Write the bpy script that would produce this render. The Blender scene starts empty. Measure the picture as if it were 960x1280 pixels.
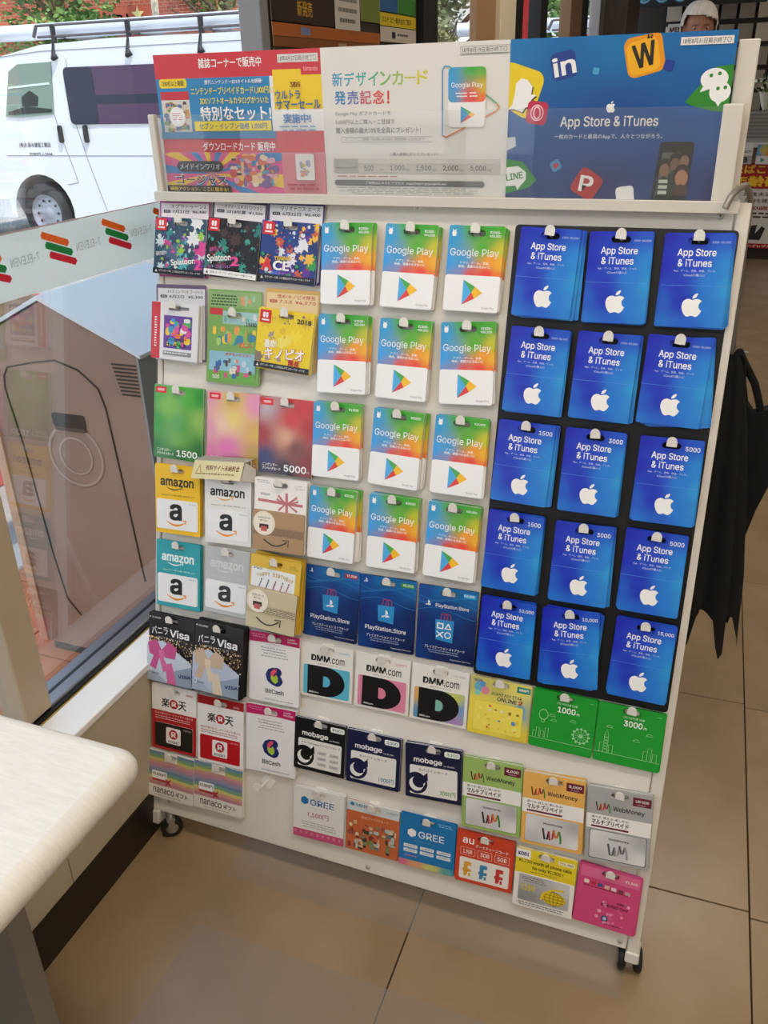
import bpy, math, random, os
from mathutils import Vector, Matrix
from mathutils.geometry import tessellate_polygon
random.seed(7)
SC = bpy.context.scene
COL = SC.collection
# ------------------------------------------------------------------ camera, world, sun, lamps, exposure
CAM = Vector((0.9303, -1.0490, 1.3685)); FPX = 1080.43
RC = ((0.93317, 0.35863, -0.02425), (0.13817, -0.42017, -0.89687), (-0.33183, 0.83358, -0.44163))
cd = bpy.data.cameras.new('camera'); cd.sensor_width = 36; cd.lens = FPX / 1280 * 36; cd.clip_start = 0.02; cd.clip_end = 300
cam = bpy.data.objects.new('camera', cd); COL.objects.link(cam)
r0, r1, r2 = (Vector(r) for r in RC)
mw = Matrix((r0, -r1, -r2)).transposed().to_4x4(); mw.translation = CAM; cam.matrix_world = mw
SC.camera = cam
W = bpy.data.worlds.new('sky'); SC.world = W; W.use_nodes = True
nt = W.node_tree; nt.nodes.clear()
wo = nt.nodes.new('ShaderNodeOutputWorld'); bg = nt.nodes.new('ShaderNodeBackground')
tc = nt.nodes.new('ShaderNodeTexCoord'); sx = nt.nodes.new('ShaderNodeSeparateXYZ'); cr = nt.nodes.new('ShaderNodeValToRGB')
nt.links.new(tc.outputs['Generated'], sx.inputs[0]); nt.links.new(sx.outputs[2], cr.inputs[0]); nt.links.new(cr.outputs[0], bg.inputs[0]); nt.links.new(bg.outputs[0], wo.inputs[0])
cr.color_ramp.elements[0].position = 0.0; cr.color_ramp.elements[0].color = (0.92, 0.95, 1.0, 1)
cr.color_ramp.elements[1].position = 0.8; cr.color_ramp.elements[1].color = (0.50, 0.68, 1.0, 1)
bg.inputs[1].default_value = 1.5
sd = bpy.data.lights.new('sun', 'SUN'); sd.energy = 4.0; sd.angle = 0.01; sd.color = (1, 0.95, 0.86)
sun = bpy.data.objects.new('sun', sd); COL.objects.link(sun); sun.rotation_euler = Vector((-0.45, 0.30, -0.95)).to_track_quat('-Z', 'Y').to_euler()
SC.view_settings.view_transform = 'Standard'; SC.view_settings.look = 'None'; SC.view_settings.gamma = 1; SC.view_settings.use_curve_mapping = False
SC.view_settings.exposure = 0.28
LAMP = 12.0          # emission of the ceiling lamps' diffusers
# ------------------------------------------------------------------ colours and materials
def lin(h):
    h = h.lstrip('#'); v = [int(h[i:i+2], 16) / 255 for i in (0, 2, 4)]
    return tuple((c / 12.92 if c <= 0.04045 else ((c + 0.055) / 1.055) ** 2.4) for c in v) + (1.0,)
MATS = {}
def mat(col, rough=0.5, metal=0.0, name=None, emit=0.0, coat=0.0):
    k = (col, rough, metal, name, emit, coat)
    if k in MATS: return MATS[k]
    m = bpy.data.materials.new(name or 'paint'); m.use_nodes = True; b = m.node_tree.nodes['Principled BSDF']
    b.inputs['Base Color'].default_value = lin(col); b.inputs['Roughness'].default_value = rough; b.inputs['Metallic'].default_value = metal
    if coat: b.inputs['Coat Weight'].default_value = coat
    if emit: b.inputs['Emission Color'].default_value = lin(col); b.inputs['Emission Strength'].default_value = emit
    MATS[k] = m; return m
def noisy(col1, col2, scale=8.0, rough=0.5, metal=0.0, name='surface', detail=6.0, bump=0.0, lo=0.35, hi=0.65, stretch=(1, 1, 1), r2=None):
    k = ('n', col1, col2, scale, rough, metal, name, bump, stretch)
    if k in MATS: return MATS[k]
    m = bpy.data.materials.new(name); m.use_nodes = True; t = m.node_tree; b = t.nodes['Principled BSDF']
    g = t.nodes.new('ShaderNodeTexCoord'); mp = t.nodes.new('ShaderNodeMapping'); mp.inputs['Scale'].default_value = stretch
    n = t.nodes.new('ShaderNodeTexNoise'); n.inputs['Scale'].default_value = scale; n.inputs['Detail'].default_value = detail
    c = t.nodes.new('ShaderNodeValToRGB'); c.color_ramp.elements[0].color = lin(col1); c.color_ramp.elements[1].color = lin(col2)
    c.color_ramp.elements[0].position = lo; c.color_ramp.elements[1].position = hi
    L = t.links.new; L(g.outputs['Object'], mp.inputs[0]); L(mp.outputs[0], n.inputs[0]); L(n.outputs[0], c.inputs[0]); L(c.outputs[0], b.inputs['Base Color'])
    b.inputs['Roughness'].default_value = rough; b.inputs['Metallic'].default_value = metal
    if bump:
        bp = t.nodes.new('ShaderNodeBump'); bp.inputs['Strength'].default_value = bump; bp.inputs['Distance'].default_value = 0.002; L(n.outputs[0], bp.inputs['Height']); L(bp.outputs[0], b.inputs['Normal'])
    MATS[k] = m; return m
def gradmat(name, pts, p=3.0, rough=0.33, coat=0.15):
    """print whose inks blend between colour points (x, y in metres of the card, colour)"""
    k = ('g', name)
    if k in MATS: return MATS[k]
    m = bpy.data.materials.new(name); m.use_nodes = True; t = m.node_tree; b = t.nodes['Principled BSDF']; L = t.links.new
    g = t.nodes.new('ShaderNodeTexCoord'); s = t.nodes.new('ShaderNodeSeparateXYZ'); L(g.outputs['Object'], s.inputs[0])
    cx = t.nodes.new('ShaderNodeCombineXYZ'); L(s.outputs[0], cx.inputs[0]); L(s.outputs[1], cx.inputs[1])
    def mth(op, a, c=None):
        q = t.nodes.new('ShaderNodeMath'); q.operation = op
        for i, v in enumerate((a, c)):
            if v is None: continue
            if isinstance(v, (int, float)): q.inputs[i].default_value = v
            else: L(v, q.inputs[i])
        return q.outputs[0]
    acc = None; ws = None
    for x, y, c in pts:
        d = t.nodes.new('ShaderNodeVectorMath'); d.operation = 'DISTANCE'; L(cx.outputs[0], d.inputs[0]); d.inputs[1].default_value = (x, y, 0)
        w = mth('DIVIDE', 1e-6, mth('POWER', mth('ADD', d.outputs['Value'], 0.002), p))
        sc = t.nodes.new('ShaderNodeVectorMath'); sc.operation = 'SCALE'; sc.inputs[0].default_value = lin(c)[:3]; L(w, sc.inputs['Scale'])
        if acc is None: acc, ws = sc.outputs[0], w
        else:
            a = t.nodes.new('ShaderNodeVectorMath'); a.operation = 'ADD'; L(acc, a.inputs[0]); L(sc.outputs[0], a.inputs[1]); acc = a.outputs[0]
            ws = mth('ADD', ws, w)
    f = t.nodes.new('ShaderNodeVectorMath'); f.operation = 'SCALE'; L(acc, f.inputs[0]); L(mth('DIVIDE', 1.0, ws), f.inputs['Scale'])
    L(f.outputs[0], b.inputs['Base Color']); b.inputs['Roughness'].default_value = rough; b.inputs['Coat Weight'].default_value = coat
    MATS[k] = m; return m
def glassmat(name, tint=(1, 1, 1), gloss=0.06, haze=0.0, hazecol=(0.9, 0.95, 0.95), rough=0.0, through=0.5):
    m = bpy.data.materials.new(name); m.use_nodes = True; t = m.node_tree; t.nodes.clear(); L = t.links.new
    o = t.nodes.new('ShaderNodeOutputMaterial'); tr = t.nodes.new('ShaderNodeBsdfTransparent'); tr.inputs[0].default_value = (*tint, 1)
    gl = t.nodes.new('ShaderNodeBsdfGlossy'); gl.inputs['Roughness'].default_value = rough
    fr = t.nodes.new('ShaderNodeLayerWeight'); fr.inputs[0].default_value = 0.35
    mr = t.nodes.new('ShaderNodeMapRange'); mr.inputs['To Min'].default_value = gloss; mr.inputs['To Max'].default_value = min(1, gloss * 5); L(fr.outputs['Fresnel'], mr.inputs[0])
    mx = t.nodes.new('ShaderNodeMixShader'); L(mr.outputs[0], mx.inputs[0]); L(tr.outputs[0], mx.inputs[1]); L(gl.outputs[0], mx.inputs[2]); last = mx.outputs[0]
    if haze:
        di = t.nodes.new('ShaderNodeBsdfDiffuse'); di.inputs[0].default_value = (*hazecol, 1)
        tl = t.nodes.new('ShaderNodeBsdfTranslucent'); tl.inputs[0].default_value = (*hazecol, 1)
        ad = t.nodes.new('ShaderNodeMixShader'); ad.inputs[0].default_value = through; L(di.outputs[0], ad.inputs[1]); L(tl.outputs[0], ad.inputs[2])
        m2 = t.nodes.new('ShaderNodeMixShader'); m2.inputs[0].default_value = haze; L(last, m2.inputs[1]); L(ad.outputs[0], m2.inputs[2]); last = m2.outputs[0]
    L(last, o.inputs[0]); return m
def print_mat(c): return mat(c, 0.38, 0, 'ink', 0, 0.1)
# ------------------------------------------------------------------ mesh helpers
class MB:
    def __init__(s): s.v = []; s.f = []; s.m = []; s.mats = []; s.sm = []
    def mi(s, m):
        if m not in s.mats: s.mats.append(m)
        return s.mats.index(m)
    def add(s, vs, fs, m, sm=False, M=None):
        b = len(s.v); i = s.mi(m)
        s.v += [tuple(M @ Vector(v)) if M else tuple(v) for v in vs]
        s.f += [tuple(b + k for k in f) for f in fs]; s.m += [i] * len(fs); s.sm += [sm] * len(fs)
        return s
    def box(s, a, c, m, M=None):
        x0, y0, z0 = a; x1, y1, z1 = c
        v = [(x0,y0,z0),(x1,y0,z0),(x1,y1,z0),(x0,y1,z0),(x0,y0,z1),(x1,y0,z1),(x1,y1,z1),(x0,y1,z1)]
        return s.add(v, [(0,3,2,1),(4,5,6,7),(0,1,5,4),(1,2,6,5),(2,3,7,6),(3,0,4,7)], m, False, M)
    def bbox(s, a, c, m, r=0.004, M=None):
        """box with chamfered vertical and top edges"""
        x0, y0, z0 = a; x1, y1, z1 = c
        L0 = rr(x0, y0, x1, y1, r, 2); L1 = rr(x0 + r*.7, y0 + r*.7, x1 - r*.7, y1 - r*.7, r*.5, 2)
        n = len(L0); v = [(x,y,z0) for x,y in L0] + [(x,y,z1-r*.7) for x,y in L0] + [(x,y,z1) for x,y in L1]
        f = [tuple(range(n-1,-1,-1)), tuple(range(2*n,3*n))]
        for k in range(2):
            f += [(k*n+i, k*n+(i+1)%n, (k+1)*n+(i+1)%n, (k+1)*n+i) for i in range(n)]
        return s.add(v, f, m, False, M)
    def prism(s, loops, z0, z1, m, mtop=None, M=None):
        allp = [p for l in loops for p in l]; tri = tessellate_polygon([[Vector((p[0], p[1], 0)) for p in l] for l in loops])
        n = len(allp); top = [tuple(t) for t in tri]
        top = [t if area2(allp, t) > 0 else t[::-1] for t in top]
        s.add([(x, y, z1) for x, y in allp], top, mtop or m, False, M)
        s.add([(x, y, z0) for x, y in allp], [t[::-1] for t in top], m, False, M)
        b = 0
        for l in loops:
            k = len(l); ccw = sum(l[i][0]*l[(i+1)%k][1]-l[(i+1)%k][0]*l[i][1] for i in range(k)) > 0
            if l is not loops[0]: ccw = not ccw
            vs = [(x, y, z0) for x, y in l] + [(x, y, z1) for x, y in l]
            fs = [(i, (i+1) % k, k + (i+1) % k, k + i) for i in range(k)]
            if not ccw: fs = [f[::-1] for f in fs]
            s.add(vs, fs, m, False, M)
        return s
    def flat(s, loops, z, m, M=None):
        allp = [p for l in loops for p in l]; tri = tessellate_polygon([[Vector((p[0], p[1], 0)) for p in l] for l in loops])
        top = [tuple(t) if area2(allp, t) > 0 else tuple(t)[::-1] for t in tri]
        return s.add([(x, y, z) for x, y in allp], top, m, False, M)
    def tube(s, pts, rad, m, n=8, M=None, cap=True, sm=True):
        pts = [Vector(p) for p in pts]; R = rad if isinstance(rad, (list, tuple)) else [rad] * len(pts)
        vs = []; up = Vector((0, 0, 1)); pu = None
        for i, p in enumerate(pts):
            d = (pts[min(i+1, len(pts)-1)] - pts[max(i-1, 0)]).normalized()
            if pu is None: pu = d.cross(up) if abs(d.dot(up)) < 0.95 else d.cross(Vector((1, 0, 0)))
            pu = (pu - d * pu.dot(d)).normalized(); w = d.cross(pu)
            vs += [p + (pu * math.cos(2*math.pi*k/n) + w * math.sin(2*math.pi*k/n)) * R[i] for k in range(n)]
        fs = []
        for i in range(len(pts)-1):
            fs += [(i*n+k, i*n+(k+1) % n, (i+1)*n+(k+1) % n, (i+1)*n+k) for k in range(n)]
        s.add(vs, fs, m, sm, M)
        if cap: s.add(vs[:n], [tuple(range(n-1, -1, -1))], m, False, M); s.add(vs[-n:], [tuple(range(n))], m, False, M)
        return s
    def lathe(s, prof, m, n=24, M=None, sm=True):
        """prof: (radius, z); turns about z"""
        vs = []
        for r, z in prof: vs += [(r*math.cos(2*math.pi*k/n), r*math.sin(2*math.pi*k/n), z) for k in range(n)]
        fs = []
        for i in range(len(prof)-1): fs += [(i*n+k, i*n+(k+1) % n, (i+1)*n+(k+1) % n, (i+1)*n+k) for k in range(n)]
        return s.add(vs, fs, m, sm, M)
    def mesh(s, name):
        me = bpy.data.meshes.new(name); me.from_pydata(s.v, [], s.f)
        for m in s.mats: me.materials.append(m)
        me.polygons.foreach_set('material_index', s.m); me.polygons.foreach_set('use_smooth', s.sm); me.update(); return me
    def obj(s, name, parent=None, loc=None, M=None):
        o = bpy.data.objects.new(name, s.mesh(name)); COL.objects.link(o)
        if parent: o.parent = parent
        if M is not None: o.matrix_local = M
        if loc is not None: o.location = loc
        return o
def area2(P, t):
    a, b, c = (P[i] for i in t); return (b[0]-a[0])*(c[1]-a[1]) - (c[0]-a[0])*(b[1]-a[1])
def rr(x0, y0, x1, y1, r, n=3):
    if r <= 0: return [(x0,y0),(x1,y0),(x1,y1),(x0,y1)]
    out = []
    for cx, cy, a in ((x1-r, y0+r, -90), (x1-r, y1-r, 0), (x0+r, y1-r, 90), (x0+r, y0+r, 180)):
        out += [(cx + r*math.cos(math.radians(a + 90*k/n)), cy + r*math.sin(math.radians(a + 90*k/n))) for k in range(n+1)]
    return out
def ell(cx, cy, rx, ry=None, n=24, a0=0, a1=360):
    ry = rx if ry is None else ry; full = abs(a1-a0) >= 360
    return [(cx + rx*math.cos(math.radians(a0+(a1-a0)*k/(n if full else n-1))), cy + ry*math.sin(math.radians(a0+(a1-a0)*k/(n if full else n-1)))) for k in range(n)]
def tag(o, label=None, cat=None, group=None, kind=None):
    if label: o['label'] = label
    if cat: o['category'] = cat
    if group: o['group'] = group
    if kind: o['kind'] = kind
    return o
def empty(name, loc=(0,0,0), M=None):
    o = bpy.data.objects.new(name, None); COL.objects.link(o); o.location = loc; o.empty_display_size = 0.05
    if M is not None: o.matrix_world = M
    return o
# text turned into flat outlines
_fonts = {}
def font(k):
    if k in _fonts: return _fonts[k]
    f = None
    if k == 'i':
        try: f = bpy.data.fonts.load(os.path.join(bpy.utils.system_resource('DATAFILES'), 'fonts', 'Inter.woff2'))
        except Exception: f = None
    _fonts[k] = f; return f
_txt = {}
def text_mesh(s, fk='j', bold=0.0):
    """outlines of a line of type fitted to the unit square; bold type is the same outline struck several times"""
    bold = bold*(.55 if fk == 'i' else .8)
    k = (s, fk, bold)
    if k in _txt: return _txt[k]
    c = bpy.data.curves.new('t', 'FONT'); c.body = s; c.size = 1; c.resolution_u = 4 if len(s) <= 8 else 2; c.fill_mode = 'FRONT'
    f = font(fk)
    if f: c.font = f
    o = bpy.data.objects.new('t', c); me = o.to_mesh()
    vs = [(v.co.x, v.co.y) for v in me.vertices]; fs = [tuple(p.vertices) for p in me.polygons]
    o.to_mesh_clear(); bpy.data.objects.remove(o); bpy.data.curves.remove(c)
    if not vs: vs, fs = [(0,0),(1,0),(1,1)], []
    fs = [q if area2(vs, q[:3]) > 0 else q[::-1] for q in fs]
    lay = [0] * len(vs)
    if bold:
        V = []; F = []; n = len(vs); lay = []; st = max(2, math.ceil(2*bold/.045)+1); by = min(bold*.7, .022)
        offs = [(-bold+2*bold*i/(st-1), q) for i in range(st) for q in (-by, by)]
        for i, (dx, dy) in enumerate(offs):
            V += [(x+dx, y+dy) for x, y in vs]; F += [tuple(q+i*n for q in t) for t in fs]; lay += [i] * n
        vs, fs = V, F
    x0 = min(v[0] for v in vs); x1 = max(v[0] for v in vs); y0 = min(v[1] for v in vs); y1 = max(v[1] for v in vs)
    _txt[k] = ([((x-x0)/(x1-x0 or 1), (y-y0)/(y1-y0 or 1), l) for (x, y), l in zip(vs, lay)], fs); return _txt[k]
# tiny path reader for the fruit emblem
def path(d):
    import re
    tk = re.findall(r'[a-zA-Z]|-?\d*\.?\d+', d); i = 0; cmd = ''; loops = []; cur = []; x = y = 0; c2 = None
    def num():
        nonlocal i; v = float(tk[i]); i += 1; return v
    def bez(p0, p1, p2, p3, n=6):
        for k in range(1, n+1):
            t = k/n; a = (1-t)**3; b = 3*t*(1-t)**2; c = 3*t*t*(1-t); e = t**3
            cur.append((a*p0[0]+b*p1[0]+c*p2[0]+e*p3[0], a*p0[1]+b*p1[1]+c*p2[1]+e*p3[1]))
    while i < len(tk):
        if tk[i].isalpha():
            cmd = tk[i]; i += 1
            if cmd in 'zZ':
                loops.append(cur); cur = []; continue
        if cmd == 'M': x, y = num(), num(); cur = [(x, y)]
        elif cmd == 'c':
            a = [num() for _ in range(6)]; bez((x,y),(x+a[0],y+a[1]),(x+a[2],y+a[3]),(x+a[4],y+a[5])); c2 = (x+a[2], y+a[3]); x += a[4]; y += a[5]
        elif cmd == 's':
            a = [num() for _ in range(4)]; p1 = (2*x-c2[0], 2*y-c2[1]); bez((x,y),p1,(x+a[0],y+a[1]),(x+a[2],y+a[3])); c2 = (x+a[0], y+a[1]); x += a[2]; y += a[3]
    if cur: loops.append(cur)
    return loops
FRUIT = path('M12.152 6.896c-.948 0-2.415-1.078-3.96-1.04-2.04.027-3.91 1.183-4.961 3.014-2.117 3.675-.546 9.103 1.519 12.09 1.013 1.454 2.208 3.09 3.792 3.039 1.52-.065 2.09-.987 3.935-.987 1.831 0 2.35.987 3.96.948 1.637-.026 2.676-1.48 3.676-2.948 1.156-1.688 1.636-3.325 1.662-3.415-.039-.013-3.182-1.221-3.22-4.857-.026-3.04 2.48-4.494 2.597-4.559-1.429-2.09-3.623-2.324-4.39-2.376-2-.156-3.675 1.09-4.61 1.09zM15.53 3.83c.843-1.012 1.4-2.427 1.245-3.83-1.207.052-2.662.805-3.532 1.818-.78.896-1.454 2.338-1.273 3.714 1.338.104 2.715-.688 3.559-1.701z')
# ------------------------------------------------------------------ flat print on a sheet or card
class Design:
    """w, h in metres; drawing coordinates are fractions, y counted downwards"""
    def __init__(s, w, h, bg='#f2f2f0', t=0.0012, r=0.03, slot=0.085, edge='#e6e4e0', lower=None):
        s.w, s.h, s.t = w, h, t; s.parts = {}; s.has_slot = bool(slot); s.k = 0; s.dz = 0.0; s.lift = 0.0
        s.body = MB(); out = rr(-w/2, -h/2, w/2, h/2, r*w)
        loops = [out]
        if slot:
            cy = h/2 - slot*h; sw = 0.014; loops.append(rr(-sw, cy-0.0046, sw, cy+0.0046, 0.004, 2)); s.slot = cy
        else: s.slot = h/2
        top = bg if not isinstance(bg, str) else print_mat(bg)
        s.body.prism(loops, 0, t, mat(edge, 0.6, 0, 'card_edge'), top)
        s.order = []
    def P(s, x, y): return ((x-0.5)*s.w, (0.5-y)*s.h)
    def z(s): s.k += 1; return s.t + s.lift + s.k*0.00002 + s.dz
    def mb(s, part):
        if part not in s.parts: s.parts[part] = MB(); s.order.append(part)
        return s.parts[part]
    def m(s, c): return print_mat(c) if isinstance(c, str) else c
    def rect(s, part, x0, y0, x1, y1, c, r=0):
        a = s.P(x0, y1); b = s.P(x1, y0); s.mb(part).flat(s.pierce([rr(a[0], a[1], b[0], b[1], r*s.w)]), s.z(), s.m(c)); return s
    def pierce(s, loops):
        """print that runs across the hanging slot is punched out there"""
        if not s.has_slot or s.lift: return loops
        L = loops[0]
        def inside(x, y):
            k = False
            for i in range(len(L)):
                (x1, y1), (x2, y2) = L[i], L[i-1]
                if (y1 > y) != (y2 > y) and x < (x2-x1)*(y-y1)/(y2-y1)+x1: k = not k
            return k
        X, Y = .0142, .0048; cy = s.slot
        if all(inside(px, cy+py) for px, py in ((-X, -Y), (X, -Y), (X, Y), (-X, Y), (0, -Y), (0, Y))): return loops + [rr(-X, cy-Y, X, cy+Y, .004, 2)]
        return loops
    def poly(s, part, c, *loops):
        s.mb(part).flat(s.pierce([[s.P(*p) for p in l] for l in loops]), s.z(), s.m(c)); return s
    def disc(s, part, cx, cy, r, c, ry=None, hole=0, n=24):
        a = s.P(cx, cy); L = [ell(a[0], a[1], r*s.w, (ry or r)*s.w, n)]
        if hole: L.append(ell(a[0], a[1], hole*s.w, hole*s.w*(ry or r)/r, n))
        s.mb(part).flat(L, s.z(), s.m(c)); return s
    def line(s, part, pts, wd, c):
        """pts fractions, width in fractions of w"""
        P = [Vector(s.P(*p)) for p in pts]; wd = wd*s.w/2; Lf = []; Rt = []
        for i, p in enumerate(P):
            d = P[min(i+1, len(P)-1)] - P[max(i-1, 0)]
            d = d.normalized() if d.length > 1e-9 else Vector((1, 0)); q = Vector((-d.y, d.x))*wd; Lf.append(p+q); Rt.append(p-q)
        z = s.z(); vs = [(v.x, v.y, z) for v in Lf] + [(v.x, v.y, z) for v in Rt]; n = len(P)
        s.mb(part).add(vs, [(n+i, n+i+1, i+1, i) for i in range(n-1)], s.m(c)); return s
    def text(s, part, t, x0, y0, x1, y1, c, f='j', b=0.0, rot=0, mirror=False):
        if any(ord(q) > 255 for q in t): f = 'j'
        vs, fs = text_mesh(t, f, b); z = s.z(); a = s.P(x0, y1); e = s.P(x1, y0); cx, cy = (a[0]+e[0])/2, (a[1]+e[1])/2; wx, hy = e[0]-a[0], e[1]-a[1]
        ca, sa = math.cos(math.radians(rot)), math.sin(math.radians(rot)); o = []
        for u, v, l in vs:
            px, py = (u-.5)*wx*(-1 if mirror else 1), (v-.5)*hy; o.append((cx+px*ca-py*sa, cy+px*sa+py*ca, z + l*0.00001))
        if b: s.dz += 0.00001*vs[-1][2]
        s.mb(part).add(o, [q[::-1] for q in fs] if mirror else fs, s.m(c)); return s
    def path(s, part, loops, x0, y0, x1, y1, c, vb=None, rot=0):
        xs = [p[0] for l in loops for p in l]; ys = [p[1] for l in loops for p in l]
        X0, X1, Y0, Y1 = vb or (min(xs), max(xs), min(ys), max(ys)); z = s.z(); a = s.P(x0, y0); e = s.P(x1, y1); ca, sa = math.cos(math.radians(rot)), math.sin(math.radians(rot))
        cx, cy = (a[0]+e[0])/2, (a[1]+e[1])/2
        for l in loops:
            L = []
            for px, py in l:
                qx = a[0]+(px-X0)/(X1-X0)*(e[0]-a[0])-cx; qy = a[1]+(py-Y0)/(Y1-Y0)*(e[1]-a[1])-cy; L.append((cx+qx*ca-qy*sa, cy+qx*sa+qy*ca))
            s.mb(part).flat([L], z, s.m(c))
        return s
    def raised(s, part, x0, y0, x1, y1, c, r=0.03, t=0.0008, edge='#dcdad6'):
        a = s.P(x0, y1); b = s.P(x1, y0); s.mb(part).prism([rr(a[0], a[1], b[0], b[1], r*s.w)], s.t+s.lift, s.t+s.lift+t, mat(edge, 0.5, 0, 'card_edge'), s.m(c)); s.lift += t; return s
    def splats(s, part, x0, y0, x1, y1, cols, n, seed, rmin=.01, rmax=.05):
        R = random.Random(seed)
        for i in range(n):
            cx, cy, r = R.uniform(x0, x1), R.uniform(y0, y1), R.uniform(rmin, rmax)
            if s.has_slot and abs(cx-.5)*s.w < .0142+r*s.w and abs((.5-cy)*s.h-s.slot) < .005+r*s.w: r = min(r, .02); cy += .14
            k = R.randint(6, 10); ph = R.uniform(0, 6)
            L = []
            for j in range(k*2):
                q = r*(1 if j % 2 else R.uniform(.35, .8)); a = ph+math.pi*j/k; L.append((min(max(cx+q*math.cos(a), x0), x1), min(max(cy+q*math.sin(a)*s.w/s.h, y0), y1)))
            s.poly(part, R.choice(cols), L)
        return s
    def blocks(s, part, x0, y0, x1, y1, cols, n, seed, rmin=.02, rmax=.06):
        R = random.Random(seed)
        for i in range(n):
            cx, cy = R.uniform(x0+rmax, x1-rmax), R.uniform(y0+rmax, y1-rmax); a, b = R.uniform(rmin, rmax), R.uniform(rmin, rmax)
            if s.has_slot and abs(cx-.5)*s.w < .0142+a*s.w and abs((.5-cy)*s.h-s.slot) < .005+b*s.h: continue
            s.rect(part, cx-a, cy-b, cx+a, cy+b, R.choice(cols), min(a, b)*.8)
        return s
    def lines(s, part, x0, y0, x1, y1, n, c, th=.35, ragged=.25, seed=1):
        """lines of print too small to read, as broken dashes"""
        R = random.Random(seed); dy = (y1-y0)/n; zz = s.z()
        for i in range(n):
            y = y0+i*dy; x = x0+R.uniform(0, ragged)*(x1-x0)*.5; e = x1-R.uniform(0, ragged)*(x1-x0)*.5
            while x < e:
                l = R.uniform(.025, .07); p = s.P(x, y+dy*(.2+th)); q = s.P(min(x+l, e), y+dy*.2); s.mb(part).flat([[(p[0], p[1]), (q[0], p[1]), (q[0], q[1]), (p[0], q[1])]], zz, s.m(c)); x += l+.012
        return s
    def build(s, name, M, label, cat, group, keep=None):
        me = s.body.mesh(name); o = bpy.data.objects.new(name, me); COL.objects.link(o); o.matrix_world = M
        tag(o, label, cat, group)
        for p in s.order:
            pn = p.split('#')[0]; c = bpy.data.objects.new(pn, s.parts[p].mesh(pn)); COL.objects.link(c); c.parent = o
        return o
# ------------------------------------------------------------------ room shell
ZC = 2.75
def structure(name, mb, **k): return tag(mb.obj(name, **k), kind='structure')
WALLP = noisy('#cdc6b8', '#d6cfc2', 3, 0.6, 0, 'warm_wall_paint'); BEIGE = noisy('#b9ad92', '#c1b69c', 4, 0.5, 0, 'beige_panel')
XK = -0.014
fl = MB(); fl.box((XK, -3.5, -0.05), (5.0, 7.6, -0.004), mat('#2b241c', 0.9, 0, 'joint_filler')); floor = structure('floor', fl)
TILE = noisy('#8c7454', '#a08666', 5, 0.27, 0, 'floor_tile_ceramic', 9, 0.05, 0.3, 0.75)
ang = -0.024; ca, sa = math.cos(ang), math.sin(ang); tw, tl = 0.578, 0.622
tmb = MB(); tmb.bbox((0.0015, 0.0015, -0.004), (tw-0.0015, tl-0.0015, 0.0), TILE, 0.001); tile_me = tmb.mesh('floor_tile')
for i in range(-1, 8):
    for j in range(-6, 12):
        x, y = 0.557 + i*tw, 0.186 + j*tl
        wx = x + ang*y
        cxm = wx + tw/2
        if cxm < -0.05 or cxm > 4.95 or y < -3.4 or y > 7.0: continue
        o = bpy.data.objects.new('floor_tile', tile_me); COL.objects.link(o); o.parent = floor; o.location = (wx, y, 0); o.rotation_euler.z = -ang
c = MB(); c.box((-0.16, -3.6, ZC), (5.1, 7.7, ZC+0.1), mat('#d8d6d0', 0.8)); structure('ceiling', c)
c = MB(); c.box((5.0, -3.6, 0), (5.1, 7.7, ZC), WALLP); structure('wall_east', c)
c = MB(); c.box((-0.16, -3.6, 0), (5.1, -3.5, ZC), WALLP); structure('wall_south', c)
c = MB(); c.box((-0.16, 7.6, 0), (5.1, 7.7, ZC), mat('#3b3129', 0.7)); structure('wall_north', c)
# low wall under the shop window with sill ledge, dark kickboard
c = MB(); c.box((-0.16, -3.5, 0.0), (XK-0.003, 7.6, 0.366), mat('#8f8674', 0.7)); wwin = structure('wall_west', c)
pan = [(-3.5, -2.4), (-2.398, -1.35), (-1.348, -0.2345), (-0.2325, 0.90), (0.902, 2.0), (2.002, 3.2), (3.202, 4.4), (4.402, 5.6), (5.602, 7.6)]
for a, b in pan:
    p = MB(); p.box((XK-0.003, a, 0.098), (XK, b, 0.364), BEIGE); p.obj('wall_panel', wwin)
c = MB(); c.box((XK-0.001, -3.5, 0.0), (XK+0.004, 7.6, 0.097), mat('#211711', 0.4, 0, 'dark_kickboard')); structure('baseboard_west', c)
c = MB(); c.bbox((-0.083, -3.5, 0.364), (XK+0.003, 7.6, 0.376), mat('#f1f0ea', 0.3, 0, 'white_sill'), 0.002)
c.box((-0.088, -3.5, 0.366), (-0.083, 7.6, 0.374), mat('#b39b4f', 0.6, 0, 'yellowed_sealant')); structure('trim_1', c)
# aluminium window frame and glass
ALU = mat('#8e9096', 0.35, 0.7, 'brushed_aluminium'); DGR = mat('#55585a', 0.45, 0.3, 'grey_window_frame'); BLK = mat('#101012', 0.5, 0, 'black_rubber'); CREAM = mat('#b9a78c', 0.6, 0, 'cream_frame'); BRN = mat('#8a6a4c', 0.6, 0, 'brown_frame')
win = empty('window_1', (0, 0, 0)); tag(win, kind='structure')
c = MB(); c.box((-0.095, -3.5, 0.366), (-0.088, 7.5, 0.380), BLK); c.obj('seal', win)
c = MB(); c.bbox((-0.122, -3.5, 0.366), (-0.095, 7.5, 0.386), ALU, 0.003); c.obj('window_frame', win)
c = MB(); c.box((-0.131, -3.5, 0.366), (-0.122, 7.5, 0.383), BLK); c.obj('seal', win)
c = MB(); c.bbox((-0.16, -3.5, 0.34), (-0.131, 7.5, 0.378), ALU, 0.003); c.obj('window_frame', win)
c = MB(); c.box((-0.15, -3.5, 2.45), (-0.09, 7.5, ZC), DGR); c.obj('window_frame', win)
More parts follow.
